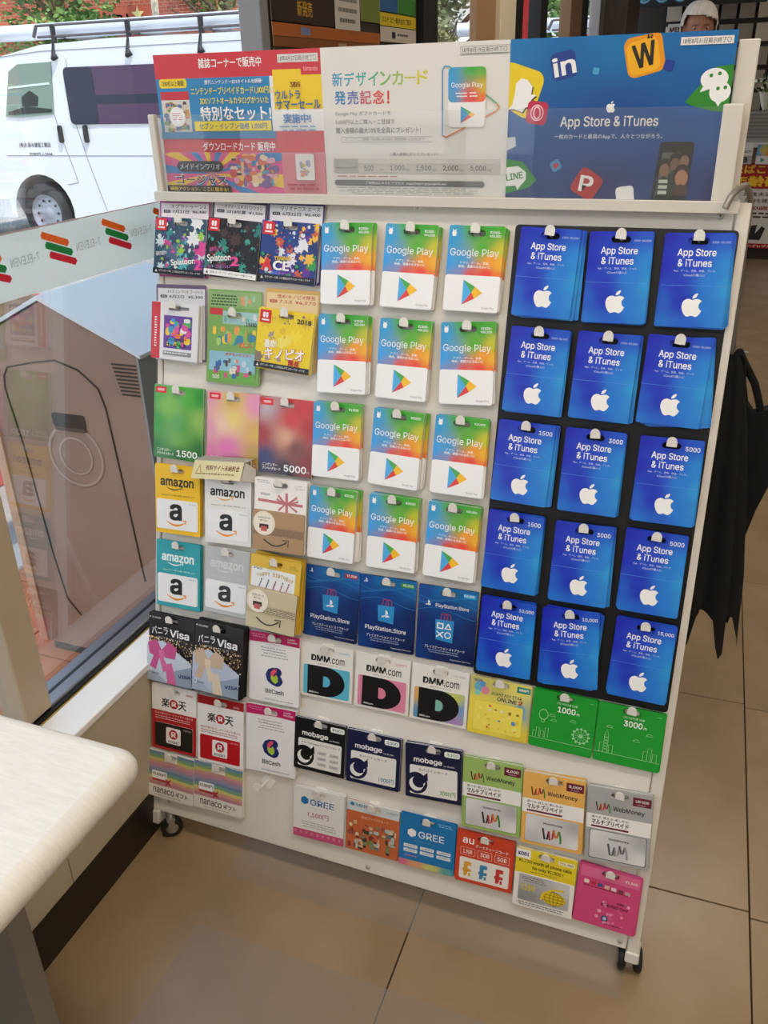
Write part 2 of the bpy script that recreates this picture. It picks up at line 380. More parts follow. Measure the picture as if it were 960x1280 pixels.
def upright(y0, y1, m, x0=-0.15, x1=-0.085):
    c = MB(); c.bbox((x0, y0, 0.376), (x1, y1, 2.46), m, 0.004); c.obj('mullion', win)
upright(-0.175, -0.112, CREAM, -0.15, -0.095); upright(0.90, 0.985, DGR); upright(-1.9, -1.82, DGR)
upright(2.64, 2.93, mat('#a8815c', .6), -0.13, -0.10); upright(2.93, 3.20, mat('#ece0c4', .6), -0.14, -0.08); upright(3.2, 3.36, BLK); upright(3.75, 3.90, BLK); upright(4.54, 4.9, BRN); upright(4.9, 5.12, BLK); upright(5.5, 6.05, mat('#cfcac2', 0.5), -0.14, -0.07)
upright(1.98, 2.11, BLK)
GLS = glassmat('window_glass', (0.97, 0.985, 0.98), 0.035)
ys = [-3.5, -1.86, -0.14, 0.94, 2.05, 2.66, 3.27, 3.82, 4.7, 5.0, 5.8, 7.5]
for a, b in zip(ys, ys[1:]):
    c = MB(); c.box((-0.129, a, 0.375), (-0.124, b, 2.46), GLS); c.obj('pane', win)
# ceiling lamps
LM = mat('#fff3e2', 0.5, 0, 'lamp_diffuser', LAMP)
lamp0 = None
for nm, (x, y) in zip(('above the counter end of the shop window', 'above the card rack', 'above the aisle beside the rack', 'above the far end of the shop window', 'above the register counter', 'over the entrance behind the camera'),
                 ((0.9, -1.9), (0.85, -0.6), (2.6, -0.6), (0.9, 2.6), (2.6, 4.6), (2.6, -2.4))):
    t = empty('ceiling_light', (x, y, ZC)); tag(t, 'white recessed lamp panel in the ceiling ' + nm, 'ceiling light', 'lamp panels in the ceiling')
    c = MB()
    for a, b in (((-.62, -.17, -.02), (-.6, .17, 0)), ((.6, -.17, -.02), (.62, .17, 0)), ((-.6, -.17, -.02), (.6, -.15, 0)), ((-.6, .15, -.02), (.6, .17, 0))): c.box(a, b, mat('#dddddd', 0.5))
    c.obj('frame', t)
    c = MB(); c.box((-.6, -.15, -.012), (.6, .15, -.004), LM); c.obj('diffuser', t)
# ------------------------------------------------------------------ the card display rack
TH = 0.25323; HR = 1.1947; WR = 0.93; ZF = 0.0558
RM = Matrix(((1, 0, 0, 0), (0, math.sin(TH), -math.cos(TH), 0), (0, math.cos(TH), math.sin(TH), ZF), (0, 0, 0, 1)))
PW = noisy('#e2ddd3', '#e8e3da', 2.5, 0.38, 0, 'warm_white_enamel'); PWf = mat('#d9d4c9', 0.42, 0, 'cream_frame_enamel'); STEEL = mat('#b8b6b2', 0.3, 0.9, 'steel')
rack = empty('card_display_rack', (0, 0, 0)); tag(rack, 'white leaning wheeled rack board full of hanging gift cards', 'display rack')
def rk(mb, name, parent=rack): return mb.obj(name, parent, M=RM if parent is rack else None)
c = MB(); c.bbox((0.001, 0, -0.018), (WR-0.001, HR, 0), PW, 0.002); rk(c, 'board')
c = MB(); c.bbox((-0.011, -0.005, -0.03), (0.0, HR, 0.002), PWf, 0.002); rk(c, 'side_post')
c = MB(); c.bbox((WR+0.001, -0.005, -0.03), (WR+0.02, HR, 0.003), PWf, 0.002); rk(c, 'side_post')
c = MB(); c.bbox((-0.015, -0.03, -0.032), (0.004, 0.0, 0.004), PWf, 0.003); rk(c, 'foot_cap')
c = MB(); c.bbox((WR-0.001, -0.02, -0.032), (WR+0.022, 0.0, 0.006), PWf, 0.003); rk(c, 'foot_cap')
c = MB(); c.bbox((0.001, HR-.010, -0.030), (WR-0.001, HR-.001, -0.0185), PWf, 0.002); rk(c, 'top_rail')
for u, v in ((0.463, 1.181), (0.911, 1.177), (0.163, 1.138), (0.46, 0.011), (0.918, 0.012), (0.026, 0.027), (0.02, 1.16)):
    c = MB(); c.lathe([(0, 0.0022), (0.003, 0.002), (0.0045, 0.001), (0.005, 0.0)], mat('#c9c5bd', 0.35, 0.3), 14, Matrix.Translation((u, v, 0)))
    c.lathe([(0, 0.0025), (0.0012, 0.0024)], BLK, 6, Matrix.Translation((u, v, 0))); rk(c, 'screw')
c = MB(); c.prism([rr(0.6245, 0.4355, 0.939, 1.158, 0.006)], 0.0, 0.004, mat('#0d0d10', 0.45, 0, 'black_plastic')); rk(c, 'black_backing_board')
# rear struts that keep the rack leaning
for u in (0.12, 0.80):
    c = MB(); top = RM @ Vector((u, 0.75, -0.02)); c.tube([top, (u, 0.40, 0.03)], 0.010, PWf, 8); c.obj('rear_strut', rack)
    c = MB(); c.lathe([(0, 0), (0.014, 0), (0.014, 0.02), (0.009, 0.034)], BLK, 12, Matrix.Translation((u, 0.40, 0.0))); c.obj('rubber_foot', rack)
def caster(x, y, axis, twin, topz):
    t = empty('caster'); t.parent = rack; t.location = (x, y, 0); R = 0.0215
    A = Matrix.Rotation(axis, 4, 'Z') @ Matrix.Rotation(math.pi/2, 4, 'Y')
    for s in ((-1, 1) if twin else (0,)):
        T = Matrix.Translation((0, 0, R)) @ A @ Matrix.Translation((0, 0, s*0.0135))
        c = MB(); w = 0.006 if twin else 0.009
        c.lathe([(0.013, -w), (R-0.003, -w), (R, -w+0.003), (R, w-0.003), (R-0.003, w), (0.013, w), (0.013, -w)], mat('#141416', 0.55, 0, 'tyre_rubber'), 28, T); c.obj('wheel', t)
        c = MB(); c.lathe([(0, -w-.0015), (0.009, -w-.001), (0.0132, -w+0.001), (0.0132, w-0.001), (0.009, w+.001), (0, w+.0015)], mat('#a9a49c', 0.35, 0.6, 'hub_metal'), 20, T); c.obj('hub', t)
    c = MB(); c.tube([(0, 0, R+0.022), (0, 0, topz)], 0.0055, STEEL, 10)
    F = Matrix.Rotation(axis, 4, 'Z')
    if twin: c.box((-0.004, -0.013, R-0.004), (0.004, 0.013, R+0.024), STEEL, F)
    else:
        for s in (-1, 1): c.box((s*0.0125-0.0012, -0.006, R-0.004), (s*0.0125+0.0012, 0.006, R+0.026), STEEL, F)
        c.box((-0.0135, -0.008, R+0.024), (0.0135, 0.008, R+0.027), STEEL, F)
    c.obj('fork', t)
caster(0.027, 0.0, math.radians(-48), False, 0.056); caster(0.937, 0.014, math.radians(8), True, 0.045)
# hooks
HW = mat('#f0ede6', 0.28, 0, 'white_hook_plastic', 0, 0.4)
_hk = {}
def hook(u, v, n, rot=0, tab=True):
    key = round(n, 4)
    if key not in _hk:
        m = MB(); m.prism([rr(-0.011, -0.014, 0.011, 0.010, 0.003)], 0.0, 0.003, HW)
        m.tube([(0, 0, 0.002), (0, 0.0, n+0.004), (0, 0.001, n+0.0085)], [0.0019, 0.0018, 0.0017], HW, 8)
        L = [(-0.0072, -0.0015), (0.0072, -0.0015)] + [(0.0074*math.cos(math.radians(a)), 0.005+0.0085*math.sin(math.radians(a))) for a in range(0, 181, 15)]
        m.prism([L], 0, 0.0018, HW, None, Matrix.Translation((0, 0.001, n+0.007)) @ Matrix.Rotation(math.radians(14), 4, 'X'))
        _hk[key] = m.mesh('hook')
    o = bpy.data.objects.new('hook', _hk[key]); COL.objects.link(o); o.parent = rack
    o.matrix_local = RM @ Matrix.Translation((u, v, 0)) @ Matrix.Rotation(math.radians(rot), 4, 'Z')
hook(0.246, 0.133, 0.026, 60)
# ------------------------------------------------------------------ card designs
W_ = '#f4f4f2'; K_ = '#151515'
GPG = gradmat('rainbow_print', [(-.04, .045, '#2f9fd8'), (-.043, .01, '#36a2ec'), (-.043, -.03, '#3ba0ea'), (-.02, .012, '#3f9fd8'), (.0, .06, '#37ab2c'), (.022, .055, '#35a81f'), (.043, .06, '#46ad1c'), (.012, .03, '#59b42c'),
                                (.043, .03, '#c8c81e'), (.043, .008, '#f6b414'), (.025, .012, '#f5a01c'), (.02, -.008, '#ee4434'), (.043, -.012, '#f4791c'), (-.005, -.012, '#e2503e'), (-.025, -.012, '#7f8fc4')], 3.4)
def g_card(price):
    d = Design(0.0868, 0.1262, GPG, 0.0016, 0.035)
    d.raised('plastic_card', 0, 0.575, 1, 1, '#f6f6f6', 0.04)
    d.lift = 0.0
    d.text('lettering', 'Google Play', .05, .265, .93, .375, W_, 'i', 0.0)
    d.text('lettering', 'アプリ、ゲーム、音楽、', .24, .415, .78, .445, W_, 'j', .015); d.text('lettering', '映画、書籍のお支払いに', .22, .455, .80, .488, W_, 'j', .015)
    a = price.split('|')
    for i, p in enumerate(a): d.text('lettering', p, .74 if len(p) < 8 or i == 0 else .71, .055+i*.045, .94, .088+i*.045, W_, 'i', .03)
    d.disc('lettering', .10, .085, .042, W_, n=16); d.rect('lettering', .065, .092, .135, .125, W_, .01); d.line('lettering', [(.065, .045), (.085, .065)], .012, W_); d.line('lettering', [(.135, .045), (.115, .065)], .012, W_)
    d.lift = 0.0008
    A, B, C, T, P1, P2 = (.34, .63), (.34, .925), (.50, .775), (.70, .775), (.56, .705), (.56, .845)
    d.poly('play_emblem', '#4fb1ea', [A, C, B]); d.poly('play_emblem', '#4caf50', [A, P1, C]); d.poly('play_emblem', '#e3413c', [C, P2, B]); d.poly('play_emblem', '#fbc32a', [C, P1, T, P2])
    d.text('lettering', 'Google Play', .70, .938, .93, .965, '#8a8a8a', 'i')
    return d
ABG = gradmat('blue_print_upper', [(-.044, .064, '#1420b4'), (0, .064, '#1530c0'), (.044, .064, '#1b54cc'), (-.044, .02, '#1426bc'), (.0, .02, '#1a45cc'), (.044, .02, '#2489dc'), (.02, -.0, '#1f80dc'), (-.02, -.01, '#1634c0'), (.044, -.01, '#2a9ade'),
                                   (-.044, -.03, '#1c5ccc'), (-.015, -.03, '#1432bc'), (.02, -.04, '#1e7cda'), (.044, -.04, '#2b8cd8'), (-.044, -.064, '#1e74d2'), (0, -.064, '#1c62d0'), (.044, -.064, '#2180d6')], 3.2, 0.3)
def a_card(price):
    d = Design(0.0890, 0.1280, ABG, 0.0014, 0.035, edge='#2050b0')
    d.text('lettering', 'App Store', .20, .165, .78, .262, W_, 'i', .022); d.text('lettering', '& iTunes', .22, .275, .73, .355, W_, 'i', .022)
    d.text('lettering', 'App、ゲーム、音楽、映画、ブック、', .17, .385, .80, .415, '#c8d4f4', 'j', .01); d.text('lettering', 'iCloudの購入に', .33, .428, .65, .458, '#c8d4f4', 'j', .01)
    if '-' in price: d.text('lettering', price, .70, .085, .97, .112, '#b8c8f0', 'i', .02)
    elif ',' in price: d.text('lettering', price, .70, .085, .97, .135, W_, 'i', .02)
    else: d.text('lettering', price, .72, .078, .95, .13, W_, 'i', .02)
    d.line('perforation', [(0, .555), (1, .555)], .006, '#5f94e8')
    d.path('fruit_emblem', FRUIT, .35, .635, .655, .888, W_)
    return d
def ink_card(bg, cols, seed, title, sub, red=True, foot='#181420', h=0.095, w=0.1035, dens=1.0):
    d = Design(w, h, bg, 0.0014, .02)
    d.splats('cover_art', 0.0, 0.0, 1, .90, cols, int(42*dens), seed, .06, .15); d.splats('cover_art', 0.0, 0.0, 1, .90, cols, int(50*dens), seed+50, .015, .05)
    if red:
        d.rect('console_badge', .03, .02, .235, .235, '#d8202a', .01); d.rect('console_badge', .085, .06, .125, .15, W_, .015); d.rect('console_badge', .138, .06, .178, .15, W_, .015); d.rect('console_badge', .07, .175, .20, .20, W_)
    for t, box, c, b, rot in title: d.text('title_lettering', t, *box, c, 'j', b, rot)
    d.rect('footer_strip', 0, .90, 1, 1, foot, .01); fc = '#e8e8e8' if foot != W_ else K_
    d.text('footer_strip', sub, .12, .925, .93, .965, fc, 'j', .01); d.poly('footer_strip', fc, [(.04, .975), (.09, .975), (.065, .925)])
    return d
def tag_card(bg, frame, title, price, h=0.130, w=0.1025, slot=.31, tc=K_):
    d = Design(w, h, frame, 0.0012, .03, slot=slot)
    d.rect('price_panel', .03, .03, .97, .97, bg, .02); d.rect('price_panel', .03, .02, .97, .05, frame)
    d.text('price_lettering', title, .22, .065, .92, .115, tc, 'j', .01)
    d.rect('price_lettering', .08, .135, .22, .175, tc, .02); d.text('price_lettering', '発売日', .10, .14, .20, .17, bg, 'j'); d.text('price_lettering', price, .26, .135, .93, .18, tc, 'i' if all(ord(q) < 256 for q in price) else 'j', .02)
    return d
def n_card(pts, price, title, name, dark):
    g = gradmat(name, pts, 3.0, .25, .4)
    d = Design(0.1030, 0.1325, g, 0.0014, .015)
    d.rect('badge', .03, .02, .25, .105, '#dc2430', .01); d.rect('badge', .07, .045, .21, .078, '#f2b8bc', .015)
    d.text('lettering', 'ニンテンドー', .07, .865, .36, .905, W_, 'j', .03); d.text('lettering', 'プリペイドカード', .07, .915, .42, .955, W_, 'j', .03)
    d.text('price_lettering', price, .48, .865, .90, .955, W_, 'i', .035); d.text('price_lettering', '円', .915, .925, .955, .955, W_)
    return d
def smile(d, part, x0, x1, y, dip, c, wd=.03):
    n = 12; P = [(x0+(x1-x0)*k/n, y+dip*math.sin(math.pi*k/n)) for k in range(n+1)]
    up = [(x, yy - wd*.1) for x, yy in P]; lo = [(x, yy + wd*(.2+1.0*math.sin(math.pi*k/n)*d.w/d.h)) for k, (x, yy) in enumerate(P)]
    d.poly(part, c, up + lo[::-1]); a = x1
    d.poly(part, c, [(a-.06, y-.028), (a+.02, y-.032), (a+.01, y+.03), (a-.005, y+.025), (a-.004, y-.012), (a-.058, y-.010)])
def z_card(bg, tc, sc, lower='#f1f1f1', ac=K_, border=None, w=.0960, h=.1290, edge='#e6e4e0'):
    d = Design(w, h, bg, 0.0016, .02, edge=edge)
    d.text('lettering', 'amazon', .12, .20, .86, .305, tc, 'i', .05); smile(d, 'smile_emblem', .25, .60, .32, .028, sc, .018)
    d.text('lettering', 'Amazonギフト券でお買い物を楽しもう', .14, .425, .88, .448, tc, 'j')
    d.raised('plastic_card', .03, .50, .95, .935, lower, .04)
    d.text('lettering', 'a', .32, .56, .60, .80, ac, 'i', .045); smile(d, 'smile_emblem', .25, .68, .815, .045, '#f0941e', .03)
    d.text('lettering', 'amazon', .76, .535, .92, .55, '#888888', 'i')
    return d
def kraft(d, y0, c, dark, sticker=True):
    d.raised('kraft_gift_box_card', 0, y0, .985, 1, c, .02, .004, '#a88b66')
    H = 1-y0
    d.rect('parcel_tape', 0, y0+H*.40, .985, y0+H*.62, dark); n = 14
    d.lines('parcel_tape', .35, y0+H*.43, .97, y0+H*.60, 4, '#6f5c46', .4, 0)
    P = [(.22+.45*k/n, y0+H*(.70+.16*math.sin(math.pi*(k/n)*.9+.15))) for k in range(n+1)]
    d.line('smile_emblem', P, .025, '#3a3029'); d.line('smile_emblem', [(.58, y0+H*.70), (.70, y0+H*.68), (.69, y0+H*.85)], .018, '#3a3029')
    if sticker:
        d.lift += .0002; d.disc('round_sticker', .22, y0+H*.32, .215, '#f3ead8', n=32); d.disc('round_sticker', .22, y0+H*.32, .20, '#e9dcc6', hole=.19, n=32)
        d.text('round_sticker', '大切な方への', .10, y0+H*.15, .34, y0+H*.21, '#4a3f3a', 'j', .01); d.text('round_sticker', '贈り物に', .14, y0+H*.23, .30, y0+H*.28, '#4a3f3a')
        d.rect('round_sticker', .13, y0+H*.34, .31, y0+H*.45, '#3a2a26', .01); d.rect('round_sticker', .16, y0+H*.40, .28, y0+H*.52, '#c9605a', .01)
def ribbon_card():
    d = Design(.1010, .1290, '#f2efea', .0016, .03)
    d.text('lettering', 'amazon', .12, .21, .30, .24, '#777777', 'i', .02); d.lines('lettering', .03, .03, .3, .08, 2, '#aaaaaa'); d.text('lettering', '1,500-', .78, .06, .93, .085, '#999999', 'i'); d.text('lettering', '50,000', .78, .095, .95, .12, '#999999', 'i')
    c = '#c8737a'
    d.line('ribbon_print', [(.07, .31), (.55, .325), (.93, .33)], .05, c); d.line('ribbon_print', [(.62, .18), (.63, .45)], .05, c)
    d.line('ribbon_print', [(.60, .33), (.46, .22), (.44, .28), (.60, .33), (.47, .43)], .04, c); d.line('ribbon_print', [(.64, .33), (.82, .22), (.84, .28), (.64, .33), (.83, .42)], .04, c)
    kraft(d, .445, '#b08e66', '#98795a'); return d
def birthday_card():
    d = Design(.1000, .1350, '#e0b93c', .0016, .03, edge='#d8b040')
    d.rect('window_print', .03, .16, .90, .44, '#eef0f0', .03)
    d.text('lettering', 'amazon', .07, .165, .24, .19, '#2a4a70', 'i', .03)
    for i, ch in enumerate('HAPPY BIRTHDAY'):
        if ch == ' ': continue
        x = .15+i*.052; d.text('greeting_lettering', ch, x, .245-.045*math.sin(math.pi*(i+.5)/14), x+.04, .295-.045*math.sin(math.pi*(i+.5)/14), ['#d9b23a', '#c9a640', '#b8a860'][i % 3], 'i', .03, 20-3*i)
    for i, x in enumerate((.22, .36, .50, .64, .76)): d.line('candle_print', [(x-.02, .425), (x+.02, .335)], .02, ['#7a7fb8', '#3c4a80', '#8a4a8a', '#c06a80', '#c86060'][i]); d.disc('candle_print', x+.025, .315, .012, '#5a3a3a', .02, n=10)
    d.text('lettering', '1,500-', .78, .055, .92, .078, '#8a6a20', 'i'); d.text('lettering', '50,000', .78, .088, .94, .11, '#8a6a20', 'i')
    kraft(d, .43, '#cfc3a0', '#bdb190'); return d
def v_card(price, bow, bow2, box):
    d = Design(.1020, .1410, '#1d1a1c', .0016, .02, edge='#3a3634')
    R = random.Random(len(price))
    for i in range(300):
        x = R.uniform(.02, .98); y = min(.97, .33+abs(R.gauss(.0, .22))*(.4+x)); r = R.uniform(.005, .017)
        d.disc('bokeh_print', x, y, r, R.choice(['#e8c48c', '#f3dcae', '#b98a50', '#fff0d0', '#8a6238']), n=7)
    d.poly('gift_box_print', box, [(.0, .44), (.35, .36), (.98, .62), (.98, .97), (.0, .97)]); d.poly('gift_box_print', '#a9b6c8', [(.0, .78), (.5, .97), (.0, .97)]); d.poly('gift_box_print', '#93a3b8', [(.5, .80), (.98, .66), (.98, .97), (.5, .97)])
    d.poly('bow_print', bow2, [(.46, .97), (.40, .70), (.55, .66), (.66, .97)]); d.poly('bow_print', bow, [(.02, .42), (.22, .36), (.34, .52), (.24, .62), (.06, .58)]); d.poly('bow_print', bow, [(.32, .50), (.48, .36), (.66, .44), (.62, .60), (.40, .60)])
    d.poly('bow_print', bow2, [(.26, .50), (.38, .50), (.38, .62), (.26, .62)]); d.poly('bow_print', bow, [(.28, .60), (.20, .80), (.06, .76), (.16, .58)]); d.poly('bow_print', bow2, [(.36, .60), (.50, .76), (.36, .82), (.28, .62)])
    d.text('lettering', price, .05, .035, .30, .062, W_, 'i', .02)
    d.text('lettering', 'バニラ', .10, .165, .46, .275, W_, 'j', .015, 6); d.text('lettering', 'Visa', .50, .175, .92, .285, W_, 'i', .035); d.text('lettering', 'ギフトカード', .24, .30, .76, .335, '#d8d8d8')
    d.text('lettering', 'VISA', .69, .80, .97, .845, '#1a2a66', 'i', .05, 6); d.disc('lettering', .07, .84, .035, '#ffffff', .05, .028, 16); d.text('lettering', 'Vanilla', .11, .83, .26, .86, '#40506a', 'i')
    return d
def bit_card():
    d = Design(.1025, .1350, '#efedec', .0014, .015)
    d.poly('top_band', '#c21860', [(0, 0), (1, 0), (1, .145), (.6, .13), (0, .15)]); d.lines('top_band', .04, .03, .35, .09, 2, '#e890b8'); d.text('top_band', '1,500-', .76, .035, .92, .062, W_, 'i', .03); d.text('top_band', '50,000', .76, .075, .95, .10, W_, 'i', .03)
    d.lines('lettering', .22, .20, .78, .36, 4, '#9a9a9a', .3)
    d.text('lettering', 'もっと自由に、もっと楽しく', .26, .235, .74, .262, '#8a8a8a'); d.text('lettering', 'BitCash', .33, .80, .70, .865, '#3a3a3c', 'i', .03)
    B = '#1c2a6c'; d.poly('spiral_emblem', B, [(.33, .60), (.38, .52), (.47, .485), (.58, .485), (.65, .52), (.655, .56), (.62, .60), (.66, .63), (.68, .67), (.65, .715), (.56, .745), (.46, .735), (.37, .69)]); 
    d.disc('spiral_emblem', .56, .545, .09, B, n=24); d.disc('spiral_emblem', .555, .665, .115, B, n=24)
    d.poly('spiral_emblem', '#e0506a', [(.43, .60), (.44, .55), (.49, .51), (.56, .50), (.545, .55), (.50, .58), (.50, .62)])
    d.poly('spiral_emblem', '#a8cc3a', [(.44, .60), (.50, .62), (.545, .58), (.58, .62), (.58, .68), (.53, .715), (.47, .69), (.435, .65)])
    d.lines('lettering', .3, .94, .95, .975, 1, '#aaaaaa'); return d
def r_card(dark):
    top, cardc = ('#efecec', '#161415') if dark else ('#efecec', '#c01020')
    d = Design(.1010, .1370, '#f1efee', .0014, .015)
    if dark: d.rect('red_band', 0, .40, 1, 1, '#b3141f')
    else: d.rect('red_band', 0, 0, 1, .128, '#a8121c')
    y = 0 if dark else .04
    d.text('lettering', '楽', .22, .20+y, .40, .335+y, K_, 'j', .03); d.text('lettering', '天', .60, .20+y, .78, .335+y, K_, 'j', .03)
    d.disc('round_emblem', .50, .27+y, .095, '#b8101c', n=28); d.text('round_emblem', 'R', .455, .232+y, .55, .305+y, W_, 'i', .05)
    tc = '#f0d8d8' if dark else '#b01822'
    d.text('lettering', '楽天の様々なサービスで今すぐ使える', .07, .425+y*.7, .93, .455+y*.7, tc, 'j', .012); d.lines('lettering', .07, .475+y*.7, .9, .54+y*.7, 2, tc, .3, .1)
    d.raised('plastic_card', .06 if not dark else .07, .585, .93, .955, cardc, .03)
    d.rect('point_badge', .33, .635, .66, .885, '#f1f0f0', .03); d.disc('point_badge', .495, .735, .10, '#b8101c', n=26); d.text('point_badge', 'R', .445, .695, .55, .775, W_, 'i', .05); d.text('point_badge', 'POINT', .38, .835, .62, .87, K_, 'i', .03)
    d.text('lettering', '¥5000' if dark else '1,500-50,000', .72, .62, .90, .642, '#f0d0d0', 'i'); d.text('lettering', '¥5000' if dark else '1500-', .78, .07, .93, .10, '#b03038' if dark else '#f0c8c8', 'i', .02)
    return d
def nana_card():
    d = Design(.1070, .1010, '#e4e0d6', .0018, .01)
    cs = ['#6a8aa8', '#7aa07a', '#c0bc6a', '#cc9490', '#b8889c', '#9490ac', '#6a88a4', '#7aa084', '#cfc67c', '#cf9c84', '#bc8490']
    for i, c in enumerate(cs):
        y = i*.066
        for xs in ([[k/10 for k in range(11)]] if i > 2 else [[0, .1, .2, .3, .362], [.638, .7, .8, .9, 1]]): d.poly('rainbow_stripes', c, [(x, max(0, y+.012*math.sin(x*9))) for x in xs] + [(x, y+.08+.012*math.sin(x*9)) for x in xs[::-1]])
    d.rect('lower_panel', 0, .735, 1, 1, '#e4e0d8')
    d.rect('price_tag', .10, .43, .42, .60, W_, .02); d.text('price_tag', '10,000円', .12, .46, .40, .54, K_, 'j', .02); d.rect('price_tag', .10, .60, .42, .65, '#a8303a', .005); d.poly('price_tag', '#a8303a', [(.38, .55), (.45, .60), (.52, .54), (.48, .64), (.53, .72), (.45, .68), (.38, .73), (.42, .64)])
    d.text('lettering', 'nanaco', .13, .79, .58, .905, '#4a4038', 'i', .02); d.text('lettering', 'ギフト', .62, .79, .88, .90, '#4a4038', 'j', .035); d.lines('lettering', .2, .93, .8, .97, 1, '#9a948a')
    return d
def ps_card(price, pc, wide):
    g = gradmat('deep_blue_print', [(-.05, .06, '#0e4c9c'), (0, .06, '#1477b8'), (.05, .06, '#1a6ab0'), (0, .03, '#0f3f8a'), (-.05, 0, '#0c2a70'), (0.05, 0, '#0b2864'), (0, -.02, '#0d2a6c'), (0, -.06, '#0c2258'), (.05, -.06, '#0a1c4c'), (-.05, -.06, '#0d3a80')], 3)
    d = Design(.1030, .1312, g, .0016, .02, edge='#16305c')
    for k in range(4): d.line('wave_print', [(x, .145+k*.03+.05*math.sin(x*5+k)+(.1 if k > 2 else 0)) for x in [i/12 for i in range(13)]], .006, '#2d86c4')
    def mark(x, y, s):
        d.poly('station_emblem', W_, [(x, y-s*.9), (x+s*.55, y-s*.55), (x+s*.62, y-s*.1), (x+s*.25, y-s*.05), (x+s*.22, y-s*.45), (x+s*.2, y+s*.6), (x, y+s*.5)])
        d.poly('station_emblem', W_, [(x-s*.1, y+s*.15), (x-s*.95, y+s*.35), (x-s*.7, y+s*.55), (x-s*.1, y+s*.38)]); d.poly('station_emblem', W_, [(x+s*.3, y+s*.05), (x+s*1.0, y+s*.2), (x+s*.9, y+s*.4), (x+s*.3, y+s*.5)])
    if wide:
        d.rect('price_lettering', .76, .045, .97, .105, '#2aa3d8', .02); mark(.17, .24, .05); d.text('lettering', 'PlayStation.Store', .30, .225, .86, .285, W_, 'i', .01)
        bx, by, bw, bh = .31, .43, .32, .30
    else:
        d.rect('price_lettering', .72, .045, .96, .105, pc, .02); mark(.10, .075, .04); d.text('lettering', 'PlayStation.Store', .12, .68, .85, .755, W_, 'i', .01)
        bx, by, bw, bh = .33, .38, .30, .245
    d.text('price_lettering', price, .76, .055, .94, .093, W_, 'i', .02)
    d.poly('bag_print', '#2b8fcc', [(bx, by+.01), (bx+bw, by), (bx+bw-.01, by+bh), (bx+.02, by+bh-.02)])
    for s in (0, .06): d.line('bag_print', [(bx+bw*.28+s, by+.01), (bx+bw*.32+s, by-.07), (bx+bw*.5+s, by-.085), (bx+bw*.62+s, by-.06), (bx+bw*.64+s, by+.01)], .012, '#b8404a')
    if wide:
        q = bw*.18; cx, cy = bx+bw*.28, by+bh*.3; d.poly('station_emblem', W_, [(cx-q, cy-q*.7), (cx+q, cy-q*.7), (cx+q, cy+q*.7), (cx-q, cy+q*.7)], [(cx-q*.6, cy-q*.4), (cx-q*.6, cy+q*.4), (cx+q*.6, cy+q*.4), (cx+q*.6, cy-q*.4)])
        cx = bx+bw*.70; d.poly('station_emblem', W_, [(cx, cy-q*.9), (cx+q*1.1, cy+q*.6), (cx-q*1.1, cy+q*.6)], [(cx, cy-q*.35), (cx-q*.55, cy+q*.38), (cx+q*.55, cy+q*.38)])
        cx, cy = bx+bw*.28, by+bh*.68; d.line('station_emblem', [(cx-q, cy-q*.7), (cx+q, cy+q*.7)], .02, W_); d.line('station_emblem', [(cx+q, cy-q*.7), (cx-q, cy+q*.7)], .02, W_); d.disc('station_emblem', bx+bw*.70, cy, q, W_, hole=q*.68, n=22)
    else: mark(bx+bw*.48, by+bh*.52, .075)
    d.text('lettering', 'プレイステーション ストアカード', .15, .80, .84, .838, W_, 'j', .01); d.lines('lettering', .2, .85, .8, .91, 2, '#a8b8d8', .3); d.text('lettering', 'PlayStation.Network', .60, .945, .95, .965, W_, 'i')
    return d
def dm_card(amount, cols):
    d = Design(.1020, .1020, '#ece9e2', .0016, .02)
    d.text('lettering', 'DMM', .20, .20, .56, .315, K_, 'i', .06); d.text('lettering', '.com', .57, .215, .84, .32, K_, 'i', .015)
    d.text('lettering', 'DMMプリペイドカード', .33, .345, .70, .375, '#444444'); d.text('lettering', amount, .72, .08, .93, .125, cols[0], 'i')
    if len(cols) == 1: body = cols[0]
    else: body = gradmat('pastel_print', [(-.04, .0, '#e0b060'), (-.03, -.04, '#4a90c0'), (.03, .0, '#c8d060'), (.04, -.02, '#7aa0d0'), (.03, -.045, '#b088c0'), (0, -.02, '#80c0b0')], 2.5)
    d.raised('plastic_card', .06, .40, .95, .955, body, .035)
    x0, y0, x1, y1 = .14, .40, .86, .955; ym = (y0+y1)/2; ry = (y1-y0)/2; out = [(x0, y0), (.50, y0)] + [(.50+(x1-.50)*math.sin(math.radians(a)), ym-ry*math.cos(math.radians(a))) for a in range(12, 169, 12)] + [(.50, y1), (x0, y1)]
    hole = [(.445, ym-.10), (.49, ym-.10)] + [(.49+.09*math.sin(math.radians(a)), ym-.10*math.cos(math.radians(a))) for a in range(20, 161, 20)] + [(.49, ym+.10), (.445, ym+.10)]
    d.poly('big_letter', '#131214', out, hole); d.text('lettering', 'DMM.com', .18, .89, .36, .92, W_, 'i', .03)
    return d
